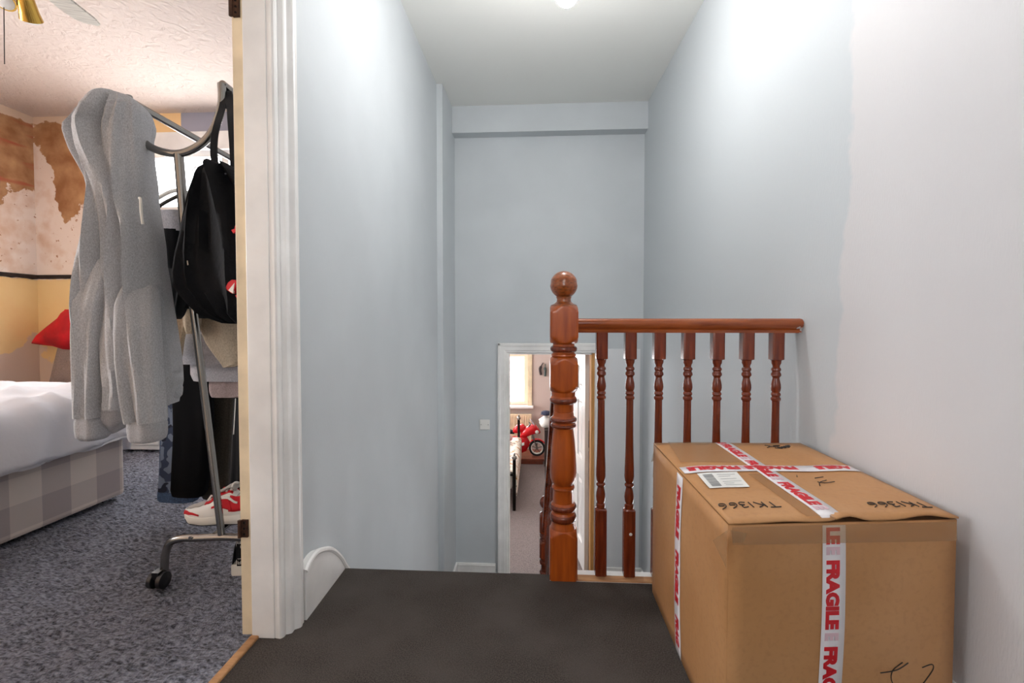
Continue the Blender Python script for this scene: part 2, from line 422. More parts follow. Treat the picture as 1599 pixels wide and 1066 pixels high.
# baseboards
# left: board sweeping over the stair head (shape measured along the wall)
top = [(1.305, .150), (1.33, .164), (1.37, .170), (1.41, .160), (1.464, .136), (1.511, .103), (1.561, .054), (1.603, .001), (1.70, -.10), (2.0, -.36), (2.9, -1.14)]
m = MB(); a, b = -.722, -.692
tp = [p for p in spline([(y, z, 0) for y, z in top], 5)]
rs0 = [(p.x, p.y) for p in tp]; low = [(p.x, min(p.y-.01, max(p.y-.26, 0) if p.x < 1.6 else p.y-.26)) for p in tp]
ra = []
for (y, z), (y2, z2) in zip(rs0, low):
    xo = -.0155*(y-1.3)
    ra.append([(a+xo, y, z), (b+xo, y, z), (b+xo, y2, z2 if y < 1.6 else z2), (a+xo, y2, z2)])
m.rings(ra)
bl = st(m, 'baseboard_left', MWHITE)
m = MB(); m.tube([(b-.0155*(p.x-1.3)-.003, p.x, p.y-.001) for p in tp], .009, 8)
m.build('bead', MWHITE, bl, smooth=True)
m = MB(); m.box(-.735, -.705, 3.36-.018, 3.36, ZL, ZL+.15); m.box(-.705, -.687, 3.36, YF, ZL, ZL+.15); m.box(-.687, -.36, YF-.018, YF, ZL, ZL+.15); m.box(-.687, -.36, YF-.024, YF-.018, ZL+.128, ZL+.142)
st(m, 'baseboard_far', MWHITE, bevel=.004)
m = MB(); m.box(.56, .876, YF-.02, YF, ZL, ZL+.15); m.box(.858, .878, 1.7, YF-.02, ZL, ZL+.15)
st(m, 'baseboard_lower_right', MWHITE, bevel=.004)
m = MB(); m.hexa([(.868, -1.7, 0), (.892, -1.7, 0), (.888, 1.55, 0), (.866, 1.55, 0)], [(.876, -1.7, .13), (.892, -1.7, .13), (.888, 1.55, .13), (.875, 1.55, .13)])
st(m, 'baseboard_right', MWHITE)
# thin paler slab on the wall beside the lower door
st(MB().box(.56, .852, YF-.010, YF, ZL+.15, .66), 'trim_pale_slab', M('pale_grey_slab', (228, 229, 231), .5, bump=(90, .1, .001)))

# ---- bedroom doorway (door_1)
d1 = thing('door_1', None, None, (-.78, 1.22, 0)); d1['kind'] = 'structure'
YJ = 1.222
m = MB(); m.box(-.808, -.742, YJ, YJ+.035, 0, 2.0); m.box(-.808, -.742, .42, .455, 0, 2.0); m.box(-.808, -.742, .42, 1.25, 2.0, 2.03)
m.build('jamb', MWHITE, d1, bevel=.002)
m = MB(); m.box(-.845, -.8085, YJ+.012, YJ+.04, 0, 2.0); m.box(-.845, -.8085, .415, .443, 0, 2.0); m.box(-.845, -.8085, .415, 1.25, 2.012, 2.03)
m.build('rebate', MCREAM, d1, bevel=.002)
prof = [(-.742, 1.225), (-.727, 1.223), (-.722, 1.226), (-.719, 1.232), (-.719, 1.241), (-.713, 1.243), (-.707, 1.246), (-.705, 1.250), (-.7055, 1.262), (-.701, 1.266), (-.696, 1.269), (-.6925, 1.273), (-.6915, 1.278), (-.693, 1.284), (-.695, 1.288), (-.695, 1.296), (-.698, 1.300), (-.72, 1.302), (-.742, 1.302)]
MB().prism(prof, 'z', 0, 2.10).build('architrave', MWHITE, d1, smooth=True, angle=25)
MB().prism([(x, 1.677-y) for x, y in prof], 'z', 0, 2.10).build('architrave', MWHITE, d1)
MB().box(-.735, -.70, .45, 1.225, 2.005, 2.08).build('architrave', MWHITE, d1)
for z0, z1 in ((at(387, 839, 1.228).z, at(387, 812, 1.228).z), (at(376, 25, 1.228).z, at(376, -25, 1.228).z)):
    h = MB(); h.box(-.8385, -.820, YJ+.006, YJ+.0125, z0, z1); h.tube([(-.842, YJ+.004, z0), (-.842, YJ+.004, z1)], .005, 8)
    ho = h.build('hinge', MRUST, d1, label='rusty steel hinge leaf')
    s = MB()
    for k in range(3): s.lathe([(0, .0035), (.002, .003)], (-.829, YJ+.0045, z0+.010+k*.016), 8, 'y')
    s.build('screw', MDARKMETAL, ho)
st(MB().box(-.812, -.788, .455, 1.235, -.02, .008), 'trim_threshold', MSTRIP, bevel=.004)

# ---- bedroom shell
BX0, BY0, BY1, BZ = -4.29, -.7, 3.68, 2.625
# displaced shag carpet
def shagz(x, y):
    v = Vector((x*14+y*6, y*40-x*9, 0)); return -.008+.016*noise.noise(v)+.009*noise.noise(Vector((x*46+y*10, y*90-x*14, 3)))
m = MB(); m.grid(lambda u, w: (-4.29+u*3.49, BY0+w*(3.68-BY0), shagz(-4.29+u*3.49, BY0+w*(3.68-BY0))), 300, 330)
fl = st(m, 'floor_bedroom', MSH, smooth=True, angle=180)
st(MB().box(BX0-.12, -.81, BY0-.1, BY1+.1, -.15, -.025), 'floor_bedroom_boards', MPINE)
# left wall with an added opening, out of view, to light the room
m = MB(); m.box(BX0-.12, BX0, 1.32, BY1+.12, 0, BZ); m.box(BX0-.12, BX0, BY0, -.22, 0, BZ); m.box(BX0-.12, BX0, -.22, 1.32, 0, .7); m.box(BX0-.12, BX0, -.22, 1.32, 2.4, BZ)
st(m, 'wall_bedroom_left', bedroom_plaster(True))
window(4, -.22, 1.32, BX0-.06, .7, 2.4, 'x', bars=2)  # added window frame, out of view, for the bedroom light
WX0, WX1, WZ0, WZ1 = -3.36, -1.88, .9, 2.33
m = MB(); m.box(BX0, WX0, BY1, BY1+.12, 0, BZ); m.box(WX1, -.81, BY1, BY1+.12, 0, BZ); m.box(WX0, WX1, BY1, BY1+.12, 0, WZ0); m.box(WX0, WX1, BY1, BY1+.12, WZ1, BZ)
st(m, 'wall_bedroom_far', bedroom_plaster(False))
w = window(1, WX0, WX1, BY1+.06, WZ0, WZ1, 'y', bars=1, transom=1.83)
MB().box(WX0-.08, WX1+.08, BY1-.03, BY1, WZ1-.02, WZ1+.13).build('lintel_board', MWHITE, w, bevel=.006)
MB().box(WX0-.06, WX1+.06, BY1-.10, BY1+.02, WZ0-.03, WZ0).build('sill', MWHITE, w, bevel=.006)
st(MB().box(BX0-.12, -.81, BY0-.1, BY0, 0, BZ), 'wall_bedroom_near', M('bedroom_near_wall_paint', (238, 214, 190), .8))
MART = artex()
st(MB().box(BX0-.12, -.81, BY0-.1, BY1+.12, BZ, BZ+.1), 'ceiling_bedroom', MART)
# bare dado rail left stripped and black
MD = M('charred_black_dado_timber', (44, 34, 32), .8, n=(20, .4), bump=(30, .5, .008))
m = MB()
def ragged(fn, n):
    rs = []
    for i in range(n+1):
        u = i/n; d = .006*noise.noise(Vector((u*70, 1, 0)))+.012*max(0, noise.noise(Vector((u*40, 5, 0))))
        rs.append(fn(u, d))
    return rs
m.rings(ragged(lambda u, d: [(BX0, 1.35+u*2.33, 1.252-d), (BX0+.016, 1.35+u*2.33, 1.256-d), (BX0+.018, 1.35+u*2.33, 1.282), (BX0, 1.35+u*2.33, 1.288)], 60))
m.rings(ragged(lambda u, d: [(BX0+u*.85, BY1, 1.252-d), (BX0+u*.85, BY1-.016, 1.256-d), (BX0+u*.85, BY1-.018, 1.282), (BX0+u*.85, BY1, 1.288)], 40))
st(m, 'trim_dado', MD)

# ---- lower room behind the far door
LY0, LY1, LZ1 = YF+.12, 7.8, 1.15
st(MB().box(-2.4, 1.6, LY0-.12, LY1+.1, ZL-.12, ZL-.002), 'floor_lower_room', M('grey_brown_pile_carpet', (142, 130, 128), .95, n=(160, .25), bump=(220, .6, .006), spec=.1))
MLW = M('mauve_beige_room_paint', (204, 186, 178), .8, bump=(60, .1, .002))
L0, L1, LWZ0, LWZ1 = -1.40, -.175, -.56, .72
m = MB(); m.box(-2.4, L0, LY1, LY1+.15, ZL, LZ1); m.box(L1, 1.6, LY1, LY1+.15, ZL, LZ1); m.box(L0, L1, LY1, LY1+.15, ZL, LWZ0); m.box(L0, L1, LY1, LY1+.15, LWZ1, LZ1)
st(m, 'wall_lower_far', MLW)
m = MB(); m.box(-2.5, -2.4, LY0, 4.9, ZL, LZ1); m.box(-2.5, -2.4, 7.1, LY1+.1, ZL, LZ1); m.box(-2.5, -2.4, 4.9, 7.1, ZL, -.6); m.box(-2.5, -2.4, 4.9, 7.1, .8, LZ1)
st(m, 'wall_lower_left', MLW); window(5, 4.9, 7.1, -2.45, -.6, .8, 'x', bars=2); st(MB().box(1.6, 1.7, LY0, LY1+.1, ZL, LZ1), 'wall_lower_right', MLW)  # side window is an unseen addition that brightens the room
st(MB().box(-2.4, -.81, LY0-.05, LY0, ZL, LZ1), 'wall_lower_near_left', MLW); st(MB().box(1.0, 1.6, LY0-.05, LY0, ZL, LZ1), 'wall_lower_near_right', MLW)
st(MB().box(-2.5, 1.7, LY0-.05, LY1+.15, LZ1, LZ1+.08), 'ceiling_lower_room', MC)
w = window(2, L0, L1, LY1+.06, LWZ0, LWZ1, 'y', bars=1, transom=.30, mat=M('peach_window_paint', (240, 214, 190), .4))  # window frame in a plain peach colour
MB().box(L1, L1+.075, LY1-.03, LY1, LWZ0-.03, LWZ1+.06).build('casing', MCREAM, w, bevel=.004)
MB().box(L0-.06, L1+.10, LY1-.14, LY1+.02, LWZ0-.035, LWZ0).build('sill', MWHITE, w, bevel=.006)

# ---- lower door (door_2)
d2 = thing('door_2', None, None, (DX1, YF+.1, ZL)); d2['kind'] = 'structure'
m = MB(); m.box(DX0-.0, DX0+.022, YF, YF+.12, ZL, DZ); m.box(DX0+.022, DX1-.022, YF, YF+.12, DZ-.022, DZ)
m.build('jamb', MWHITE, d2)
MB().box(DX1-.03, DX1, YF+.0, YF+.12, ZL, DZ).build('jamb', MPINE, d2, label='raw pine door jamb')
def casing(x, s): return [(x, 0), (x+s*.006, -.014), (x+s*.02, -.016), (x+s*.026, -.022), (x+s*.055, -.024), (x+s*.066, -.028), (x+s*.08, -.028), (x+s*.085, -.02), (x+s*.085, 0)]
for x, s in ((DX0+.008, -1), (DX1-.002, 1)):
    MB().prism([(a, YF+b) for a, b in casing(x, s)], 'z', ZL, DZ+.073).build('architrave', MWHITE, d2)
MB().prism([(YF+b, DZ-.010+(a)) for a, b in casing(0, 1)], 'x', DX0-.07, DX1+.075).build('architrave', MWHITE, d2)
# leaf: hinged on the right, standing open into the room
lf = thing('x', None, None, (0, 0, 0)); bpy.data.objects.remove(lf)
hx, hy, ang = DX1-.034, YF+.125, math.radians(97.5)
def leaf(u, v, z):             # u along the leaf from the hinge, v thickness (towards the passage), z up
    c, s_ = math.cos(ang), math.sin(ang)
    return (hx+u*c-v*s_, hy+u*s_+v*c, z)
def leafbox(mb, u0, u1, v0, v1, z0, z1):
    mb.hexa([leaf(u0, v0, z0), leaf(u1, v0, z0), leaf(u1, v1, z0), leaf(u0, v1, z0)], [leaf(u0, v0, z1), leaf(u1, v0, z1), leaf(u1, v1, z1), leaf(u0, v1, z1)]); return mb
MDOOR = M('white_door_gloss', (240, 237, 234), .25)
LW, LB, LT = .70, ZL+.012, DZ-.03
H = LT-LB; zz = [LB, LB+.22, LB+.80, LB+.98, LB+1.50, LB+1.60, LT-.115, LT]
m = MB()
for u0, u1 in ((0, .105), (.30, .40), (.595, LW)): leafbox(m, u0, u1, 0, .035, LB, LT)
for z0, z1 in ((zz[0], zz[1]), (zz[2], zz[3]), (zz[4], zz[5]), (zz[6], zz[7])): leafbox(m, .105, .30, 0, .035, z0, z1); leafbox(m, .40, .595, 0, .035, z0, z1)
leafo = m.build('leaf', MDOOR, d2, bevel=.003)
for z0, z1 in ((zz[1], zz[2]), (zz[3], zz[4]), (zz[5], zz[6])):
    for u0, u1 in ((.105, .30), (.40, .595)):
        p = MB(); a = [(u0, z0), (u1, z0), (u1, z1), (u0, z1)]; i1 = .03; i2 = .055
        def rect(i, v): return [leaf(u0+i, v, z0+i), leaf(u1-i, v, z0+i), leaf(u1-i, v, z1-i), leaf(u0+i, v, z1-i)]
        p.rings([rect(0, .010), rect(0, .024), rect(i1, .020), rect(i2, .031)]); p.build('panel', MDOOR, leafo, bevel=0)
hn = MB(); hn.tube([leaf(.64, .035, LB+.95), leaf(.64, .085, LB+.95), leaf(.54, .085, LB+.95)], .009, 8); leafbox(hn, .62, .66, .035, .041, LB+.87, LB+1.03)
hn.build('handle', MBRASS, leafo)

# ================================================================= BALUSTRADE
ZP = .9/408
def zy(y): return (908-y)*ZP
def turned(mb, cx, cy, rows, hw, n=32):
    """rows: (z, turned radius); section is the square half-width hw cut by the turned radius"""
    rs = []
    for z, r in rows:
        ring = []
        for k in range(n):
            a = 2*PI*(k+.5)/n; c, s_ = math.cos(a), math.sin(a)
            q = min(hw/max(abs(c), abs(s_)), r); ring.append((cx+q*c, cy+q*s_, z))
        rs.append(ring)
    mb.rings(rs); return mb
NX, NY = .090, 1.600
bal = thing('balustrade', 'stained pine landing balustrade with ball-topped newel beside cardboard box', 'balustrade', (NX, NY, 0))
HP = .00217
def px_rows(rows): return [(zy(y), h*HP) for y, h in rows]
def shoulder(y0, y1, r0, big=31):   # from turned radius to full square block and back
    o = []
    for i in range(9): t = i/8; o.append((y0+13*t, r0+(big-r0)*t**.85))
    for i in range(9): t = 1-i/8; o.append((y1-13*t, r0+(big-r0)*t**.85))
    return o
rows = [(908, 31), (840, 31)]
up = list(reversed(rows))
nrows = []
nrows += [(476, 12), (477, 19)] + shoulder(477.5, 536, 21)
nrows += [(536, 18), (538, 17), (541, 18), (543, 20.5), (546, 21), (548.5, 20), (550, 17.5), (552, 17.5), (553.5, 19.5), (556, 20), (558, 18.5)]
nrows += shoulder(558.5, 613, 20)
nrows += [(613, 19.5), (620, 19), (622, 20.5), (626, 21.5), (630, 20.5), (632, 17), (634, 16), (644, 16.2), (645, 15.2), (646, 16), (652, 16.8), (654, 19), (657, 21), (660, 20.5), (662, 18.5), (664, 18.5), (666, 20), (669, 19.5), (671, 16.5),
          (673, 16), (690, 18.2), (710, 19.8), (730, 21), (744, 21.5), (752, 20.8), (758, 18.5), (761, 16), (763, 15.5), (764, 18), (767, 18.5), (769, 17), (772, 16.5), (790, 16.8), (792, 19), (796, 21.3), (800, 21.3), (803, 18.5), (805, 17.5), (807, 18.5), (810, 20.5), (815, 21), (819, 20), (821, 18.5), (826, 19), (830, 20.5)]
for i in range(9): t = i/8; nrows.append((831+13*t, 20.5+10.5*t**.85))
nrows += [(908, 31)]
m = turned(MB(), NX, NY, px_rows(nrows), .0475, 40)
nw = m.build('newel_post', MNEW, bal, smooth=True, angle=28)
prof = [(zy(478), .047), (zy(476), .045), (zy(474), .034), (zy(471), .026), (zy(467), .024), (zy(463), .027)]
for i in range(19):
    a = -PI/2+.42+(PI-.42)*i/18; r = .0478*math.cos(a); z = zy(444)+.0478*math.sin(a)
    if 8 <= i <= 9: r *= .965
    prof.append((z, max(r, .0005)))
MB().lathe(prof, (NX, NY, 0), 36).build('ball_finial', M('dark_stained_pine', (150, 78, 32), .28, n=(9, .3), stretch=(8, 8, 20), coat=.4), nw, smooth=True, angle=35)
# turned mouldings of the post carry a darker stain
for y0, y1, h in ((541, 550, 21.3), (622, 631, 21.8), (654, 661, 21.3), (664, 670, 20.3), (793, 802, 21.6), (808, 820, 21.3)):
    pr = []
    for i in range(9):
        a = -PI/2+PI*i/8; pr.append((zy((y0+y1)/2)+math.sin(a)*(y1-y0)/2*ZP, (h-3+3.4*math.cos(a))*HP))
    MB().lathe(pr, (NX, NY, 0), 32).build('bead_moulding', MBAL, nw, smooth=True)
# handrail
prof = [(-.020, .857), (.020, .857), (.021, .866), (.017, .870), (.024, .874), (.030, .882), (.031, .892), (.026, .901), (.015, .906), (-.015, .906), (-.026, .901), (-.031, .892), (-.030, .882), (-.024, .874), (-.017, .870), (-.021, .866)]
def rail_mat():
    m = MRAIL; g = G(m); x, y, z = g.xyz()
    base = g.b.inputs['Base Color'].links[0].from_socket
    f = g.math('MULTIPLY', g.step(g.math('ADD', x, g.math('MULTIPLY', g.noise(30, 3), .03)), .878, .882), g.step(g.noise(55, 3), .5, .53))
    g.color(g.mix(f, base, (210, 208, 206)))
rail_mat()
MB().prism([(NY+a, b) for a, b in prof], 'x', NX+.046, .884).build('handrail', MRAIL, bal, smooth=True, angle=50)
MB().box(NX+.047, .884, 1.558, 1.594, -.002, .004).build('base_rail', MSTRIP, bal, bevel=.003)
brows = [(519, 30), (557, 30)]
for i in range(5): t = 1-i/4; brows.append((562-4*t, 8+12*t))
brows += [(563, 7.2), (567, 6.8), (570, 5.4), (573, 5.0), (575, 6.6), (577.5, 7), (579.5, 5.6), (581, 5.8), (583, 7), (586, 7.2), (588, 5.6), (590, 4.8), (595, 5.8), (600, 6.9), (605, 7.2), (609, 6.6), (612, 5.4), (613.5, 6.6), (616, 7), (618, 5.8), (619.5, 5.8), (621.5, 7.2), (624, 7), (626, 5.6),
          (640, 5.5), (680, 5.8), (710, 6.4), (735, 7.3), (748, 7.5), (755, 6.6), (758, 5), (759.5, 6.8), (761.5, 7.3), (763.5, 6.6), (765, 5), (768, 5.4), (775, 6.9), (781, 7.4), (787, 6.8), (791, 5.6), (792.5, 7), (796, 7.2), (799, 6.8)]
for i in range(5): t = i/4; brows.append((800+4*t, 8+12*t))
brows += [(906, 30)]
BH = .00222
bm_ = turned(MB(), 0, 0, [(zy(y), h*BH) for y, h in brows], .0195, 24)
first = None
for k in range(7):
    if first is None:
        first = bm_.build('baluster', MBAL, bal, smooth=True, angle=28); b_ = first
    else:
        b_ = first.copy(); COL.objects.link(b_)
    b_.location = (.2215+.0985*k, NY, .001)
pk = at(985, 834.5, 1.579)
MB().lathe([(0, .0055), (-.001, .0045), (-.0015, .001)], (pk.x, 1.5803, pk.z), 12, 'y').build('paint_speck', MWPL, bal)
# balustrade down the stair flight
sb = thing('stair_balustrade', 'dark stair balustrade running down behind the landing newel', 'balustrade', (.06, 3.0, ZL))
LX, LYN = .058, 3.02
q = [(ZL+(908-y)*ZP, h*HP) for y, h in nrows]
turned(MB(), LX, LYN, q, .045, 24).build('newel_post', MBAL, sb, smooth=True, angle=28)
MB().lathe([(zz_-0+ZL, r) for zz_, r in prof] if False else [(ZL+zy(478), .045), (ZL+zy(472), .027), (ZL+zy(465), .025)]+[(ZL+zy(444)+.046*math.sin(-1.1+2.67*i/12), max(.046*math.cos(-1.1+2.67*i/12), .0005)) for i in range(13)], (LX, LYN, 0), 20).build('ball_finial', MBAL, sb, smooth=True)
p0, p1 = Vector((.088, 1.65, .80)), Vector((LX, 2.97, ZL+.86))
pr = [(-.028, -.02), (.028, -.02), (.03, .01), (.018, .026), (-.018, .026), (-.03, .01)]
MB().rings([[(p.x+a, p.y, p.z+b) for a, b in pr] for p in (p0, p1)]).build('handrail', MBAL, sb)
p2, p3 = Vector((.085, 1.652, -.18)), Vector((LX, 2.97, ZL+.12))
MB().rings([[(p.x-.018, p.y, p.z-.10), (p.x+.018, p.y, p.z-.10), (p.x+.018, p.y, p.z+.06), (p.x-.018, p.y, p.z+.06)] for p in (p2, p3)]).build('string_board', MWHITE, sb)
for k in range(1, 10):
    t = k/10; a = p2.lerp(p3, t); b = p0.lerp(p1, t); h0, h1 = a.z+.055, b.z-.018
    rr = [(h0, .03), (h0+.2*(h1-h0), .03), (h0+.21*(h1-h0), .014), (h0+.35*(h1-h0), .017), (h0+.5*(h1-h0), .012), (h0+.75*(h1-h0), .016), (h0+.79*(h1-h0), .013), (h0+.8*(h1-h0), .03), (h1, .03)]
    turned(MB(), a.x, a.y, rr, .018, 12).build('baluster', MBAL, sb, smooth=True, angle=28)

# ================================================================= CARDBOARD BOX
X0, X1, Y0, Y1, ZT = .382, .858, .923, 1.509, .5
bx = thing('cardboard_box', 'large brown cardboard box sealed with FRAGILE tape by right wall', 'box', ((X0+X1)/2, (Y0+Y1)/2, 0))
def wob(x, y, z, a=.004): return a*noise.noise(Vector((x*6, y*6, z*6)))
def panel(mb, fn, nu=16, nv=16): mb.grid(fn, nu, nv); return mb
zt = ZT-.009
m = MB()
n = 14
def side(pts):
    (xa, ya), (xb, yb) = pts
    nx, ny = (yb-ya), -(xb-xa); L = math.hypot(nx, ny); nx /= L; ny /= L
    def fn(u, w):
        x, y, z = xa+(xb-xa)*u, ya+(yb-ya)*u, zt*w
        e = math.sin(PI*u)*math.sin(PI*min(1, w*1.0)); d = .006*e+wob(x, y, z, .003)*e
        return (x+nx*d, y+ny*d, z)
    return fn
for pts in (((X0, Y0), (X1, Y0)), ((X1, Y0), (X1, Y1)), ((X1, Y1), (X0, Y1)), ((X0, Y1), (X0, Y0))): panel(m, side(pts), n, n)
bod = m.build('carton_body', MCARD, bx, smooth=True, angle=60, solid=.005)
XS = .600        # seam between the two top flaps
def topz(x, y):
    e = max(0, min((x-X0)/.06, (X1-x)/.06, (y-Y0)/.04, (Y1-y)/.04, 1))
    return zt+.004+.0035*e+wob(x, y, 1, .003)*e
def lift(x): return .011*math.exp(-((x-.628)/.028)**2)+.009*math.exp(-((x-.79)/.045)**2)+.003*math.exp(-((x-.50)/.05)**2)
def x_(a, b, u): return a+(b-a)*u
for xa, xb, nm in ((X0-.002, XS-.001, 'flap'), (XS+.001, X1+.003, 'flap')):
    f = MB(); f.grid(lambda u, w: (xa+(xb-xa)*u, Y0-.004+(Y1-Y0+.006)*w, topz(xa+(xb-xa)*u, Y0+(Y1-Y0)*w)+(lift(x_(xa, xb, u)) if w < .01 else 0)), 18, 18)
    f.build('flap', MCARD, bx, smooth=True, angle=60, solid=.004)
# end flaps folded under: coloured darker so the gaps along the front read as shaded
f = MB(); f.box(X0+.006, X1-.006, Y0+.004, Y0+.12, zt-.010, zt-.002); f.build('inner_flap', MCARDIN, bx)
# ---- lettering helpers
def text_mesh(body, size, bold=.02, thick=.0002):
    cu = bpy.data.curves.new('t', 'FONT'); cu.body = body; cu.size = size; cu.offset = bold*size; cu.extrude = thick; cu.resolution_u = 3
    ob = bpy.data.objects.new('t', cu); COL.objects.link(ob)
    bpy.context.view_layer.update()
    me = bpy.data.meshes.new_from_object(ob.evaluated_get(bpy.context.evaluated_depsgraph_get()))
    bpy.data.objects.remove(ob); bpy.data.curves.remove(cu); return me
def place_text(name, body, size, frame, mat, parent, width=None, height=None, bold=.02, surf=None, clip=None):
    """frame(u,v)->point ; u along reading direction, v up; scaled to width/height"""
    me = text_mesh(body, size, bold)
    xs = [v.co.x for v in me.vertices]; ys = [v.co.y for v in me.vertices]
    x0, x1, y0, y1 = min(xs), max(xs), min(ys), max(ys)
    for v in me.vertices:
        u = (v.co.x-x0)/(x1-x0)*width; w = (v.co.y-y0)/(y1-y0)*height; d = v.co.z
        v.co = frame(u, w, d+.0006)
    me.name = name; me.materials.append(mat)
    o = bpy.data.objects.new(name, me); COL.objects.link(o)
    # children of tapes share the tape's (world) coordinates
    o.parent = parent
    return o
TW = .048
def ribbon(name, pts_fn, L, parent, mat=MTAPE, w=TW, n=24, thick=.0006):
    """pts_fn(s,t,d): s along 0..L, t across 0..w, d lift"""
    m = MB(); m.grid(lambda u, v: pts_fn(u*L, v*w, .0012), n, 2); return m.build(name, mat, parent, smooth=True, angle=80, solid=thick)
def frontd(x, z):   # front face bulge
    u = (x-X0)/(X1-X0); w = z/zt; return Y0-(.006*math.sin(PI*u)*math.sin(PI*w)+wob(x, Y0, z, .003)*math.sin(PI*u)*math.sin(PI*w))
def leftd(y, z):
    u = (Y1-y)/(Y1-Y0); w = z/zt; return X0-(.006*math.sin(PI*u)*math.sin(PI*w)+wob(X0, y, z, .003)*math.sin(PI*u)*math.sin(PI*w))
LETH, WORD, GAP = .0285, .140, .036
# tape 1: along the seam on top (back to front), then down the front
TX = .576
def tape_top_y(s, t, d): 
    y = Y1-.005-s; x = TX+t; return Vector((x, y, topz(x, y)+.0028+d))
tp1 = ribbon('tape', tape_top_y, Y1-Y0-.008, bx)
def word(parent, frame, s0, t0, body='FRAGILE', mat=MRED, w=None, name='lettering'):
    place_text(name, body, 1, lambda u, v, d: frame(s0+u, t0+v, d+.0016), mat, parent, w or WORD*len(body)/7, LETH, .062)
for s0 in (.030, .205, .385):
    word(tp1, tape_top_y, s0, .007); word(tp1, tape_top_y, s0+.147, .007, 'E', MPINK, .016)
word(tp1, tape_top_y, .002, .007, 'E', MRED, .016)
def tape_front(s, t, d):
    z = zt-.004-s; x = .573+t-.010*(s/.5)**2; return Vector((x, frontd(x, z)-.003-d, z))
tp2 = ribbon('tape', tape_front, .485, bx)
word(tp2, tape_front, .004, .007, 'LE', MRED, .034); word(tp2, tape_front, .043, .007, 'E', MPINK, .016)
for s0 in (.070, .246, .422):
    if s0+WORD < .48: word(tp2, tape_front, s0, .007); word(tp2, tape_front, s0+.147, .007, 'E', MPINK, .016)
word(tp2, tape_front, .422, .007, 'FRA', MRED, .056)
# tape 2: across the top (right to left), then down the left side
TY = 1.205
def tape_top_x(s, t, d):
    x = X1-.002-s; y = TY+TW-t+.020*(s/.47)*0+.012*(x-.6); return Vector((x, y, topz(x, y)+.0034+d))
tp3 = ribbon('tape', tape_top_x, X1-X0-.004, bx)
word(tp3, tape_top_x, .008, .007, 'AGILE', MRED, .098); word(tp3, tape_top_x, .160, .007); word(tp3, tape_top_x, .316, .007); word(tp3, tape_top_x, .303-.004, .007, 'E', MPINK, .012)
def tape_left(s, t, d):
    z = zt-.002-s; y = TY+TW-t-.006; return Vector((leftd(y, z)-.003-d, y, z))
tp4 = ribbon('tape', tape_left, .485, bx)
for s0 in (.030, .206): word(tp4, tape_left, s0, .009)
word(tp4, tape_left, .384, .009, 'FRAG', MRED, .078)
# clear packing tape
def clear(pts, parent=bx):
    m = MB(); m.add(pts, [tuple(range(len(pts)))]); return m.build('clear_tape', MCLEAR, parent, solid=.0004)
zt2 = ZT+.0025
clear([(.40, 1.29, zt2), (.57, 1.285, zt2), (.575, 1.50, zt2), (.425, 1.50, zt2)])
clear([(.545, Y0+.005, zt2), (.574, Y0+.005, zt2), (.574, 1.19, zt2), (.545, 1.19, zt2)])
clear([(X0+.004, Y0-.0065, zt-.002), (X1-.004, Y0-.0065, zt-.002), (X1-.004, Y0-.010, zt-.04), (X0+.004, Y0-.010, zt-.036)])
# torn peak of tape standing off the front-left corner
MB().add([(X0-.004, Y0-.004, zt-.008), (X0-.030, Y0+.006, zt-.034), (X0-.006, Y0-.004, zt-.085)], [(0, 1, 2)]).build('torn_tape', MCLEAR, bx, solid=.0006)
MB().add([(X0-.002, Y0-.014, zt-.004), (X0+.03, Y0-.016, zt-.010), (X0+.022, Y0-.018, zt-.028), (X0+.002, Y0-.014, zt-.03)], [(0, 1, 2, 3)]).build('torn_tape', MCLEAR, bx, solid=.0006)
MB().add([(X0-.006, Y1-.03, zt), (X0-.014, Y1-.02, zt-.05), (X0-.004, Y1-.01, zt-.05), (X0+.002, Y1, zt+.006)], [(0, 1, 2, 3)]).build('torn_tape', MCLEAR, bx, solid=.0006)
# address label with barcode
lb = MB(); c4 = [atz(q[0], q[1], ZT+.001)-Vector((0, .09*(atz(q[0], q[1], ZT).x-X0), 0)) for q in ((1088, 739.5), (1150, 738), (1171, 760.5), (1108, 762))]
LA, LBv, LC, LD = c4
def lab(u, v, d=0): p = LA.lerp(LBv, u).lerp(LD.lerp(LC, u), v); return (p.x, p.y, max(topz(p.x, p.y)+.0045, ZT+.001)+d)
lb.grid(lambda u, v: lab(u, v), 4, 4); lo = lb.build('address_label', MLABEL, bx, solid=.0004)
pr = MB(); v = .12
while v < .9:
    h = random.choice((.012, .02, .035)); pr.add([lab(.1, v, .0009), lab(.34, v, .0009), lab(.34, v+h, .0009), lab(.1, v+h, .0009)], [(0, 1, 2, 3)]); v += h+random.choice((.012, .02))
for u0, u1, v0 in ((.45, .9, .16), (.45, .75, .28), (.45, .85, .45), (.45, .92, .62), (.45, .7, .74), (.45, .88, .85)): pr.add([lab(u0, v0, .0009), lab(u1, v0, .0009), lab(u1, v0+.02, .0009), lab(u0, v0+.02, .0009)], [(0, 1, 2, 3)])
pr.build('barcode', MGREYINK, lo)
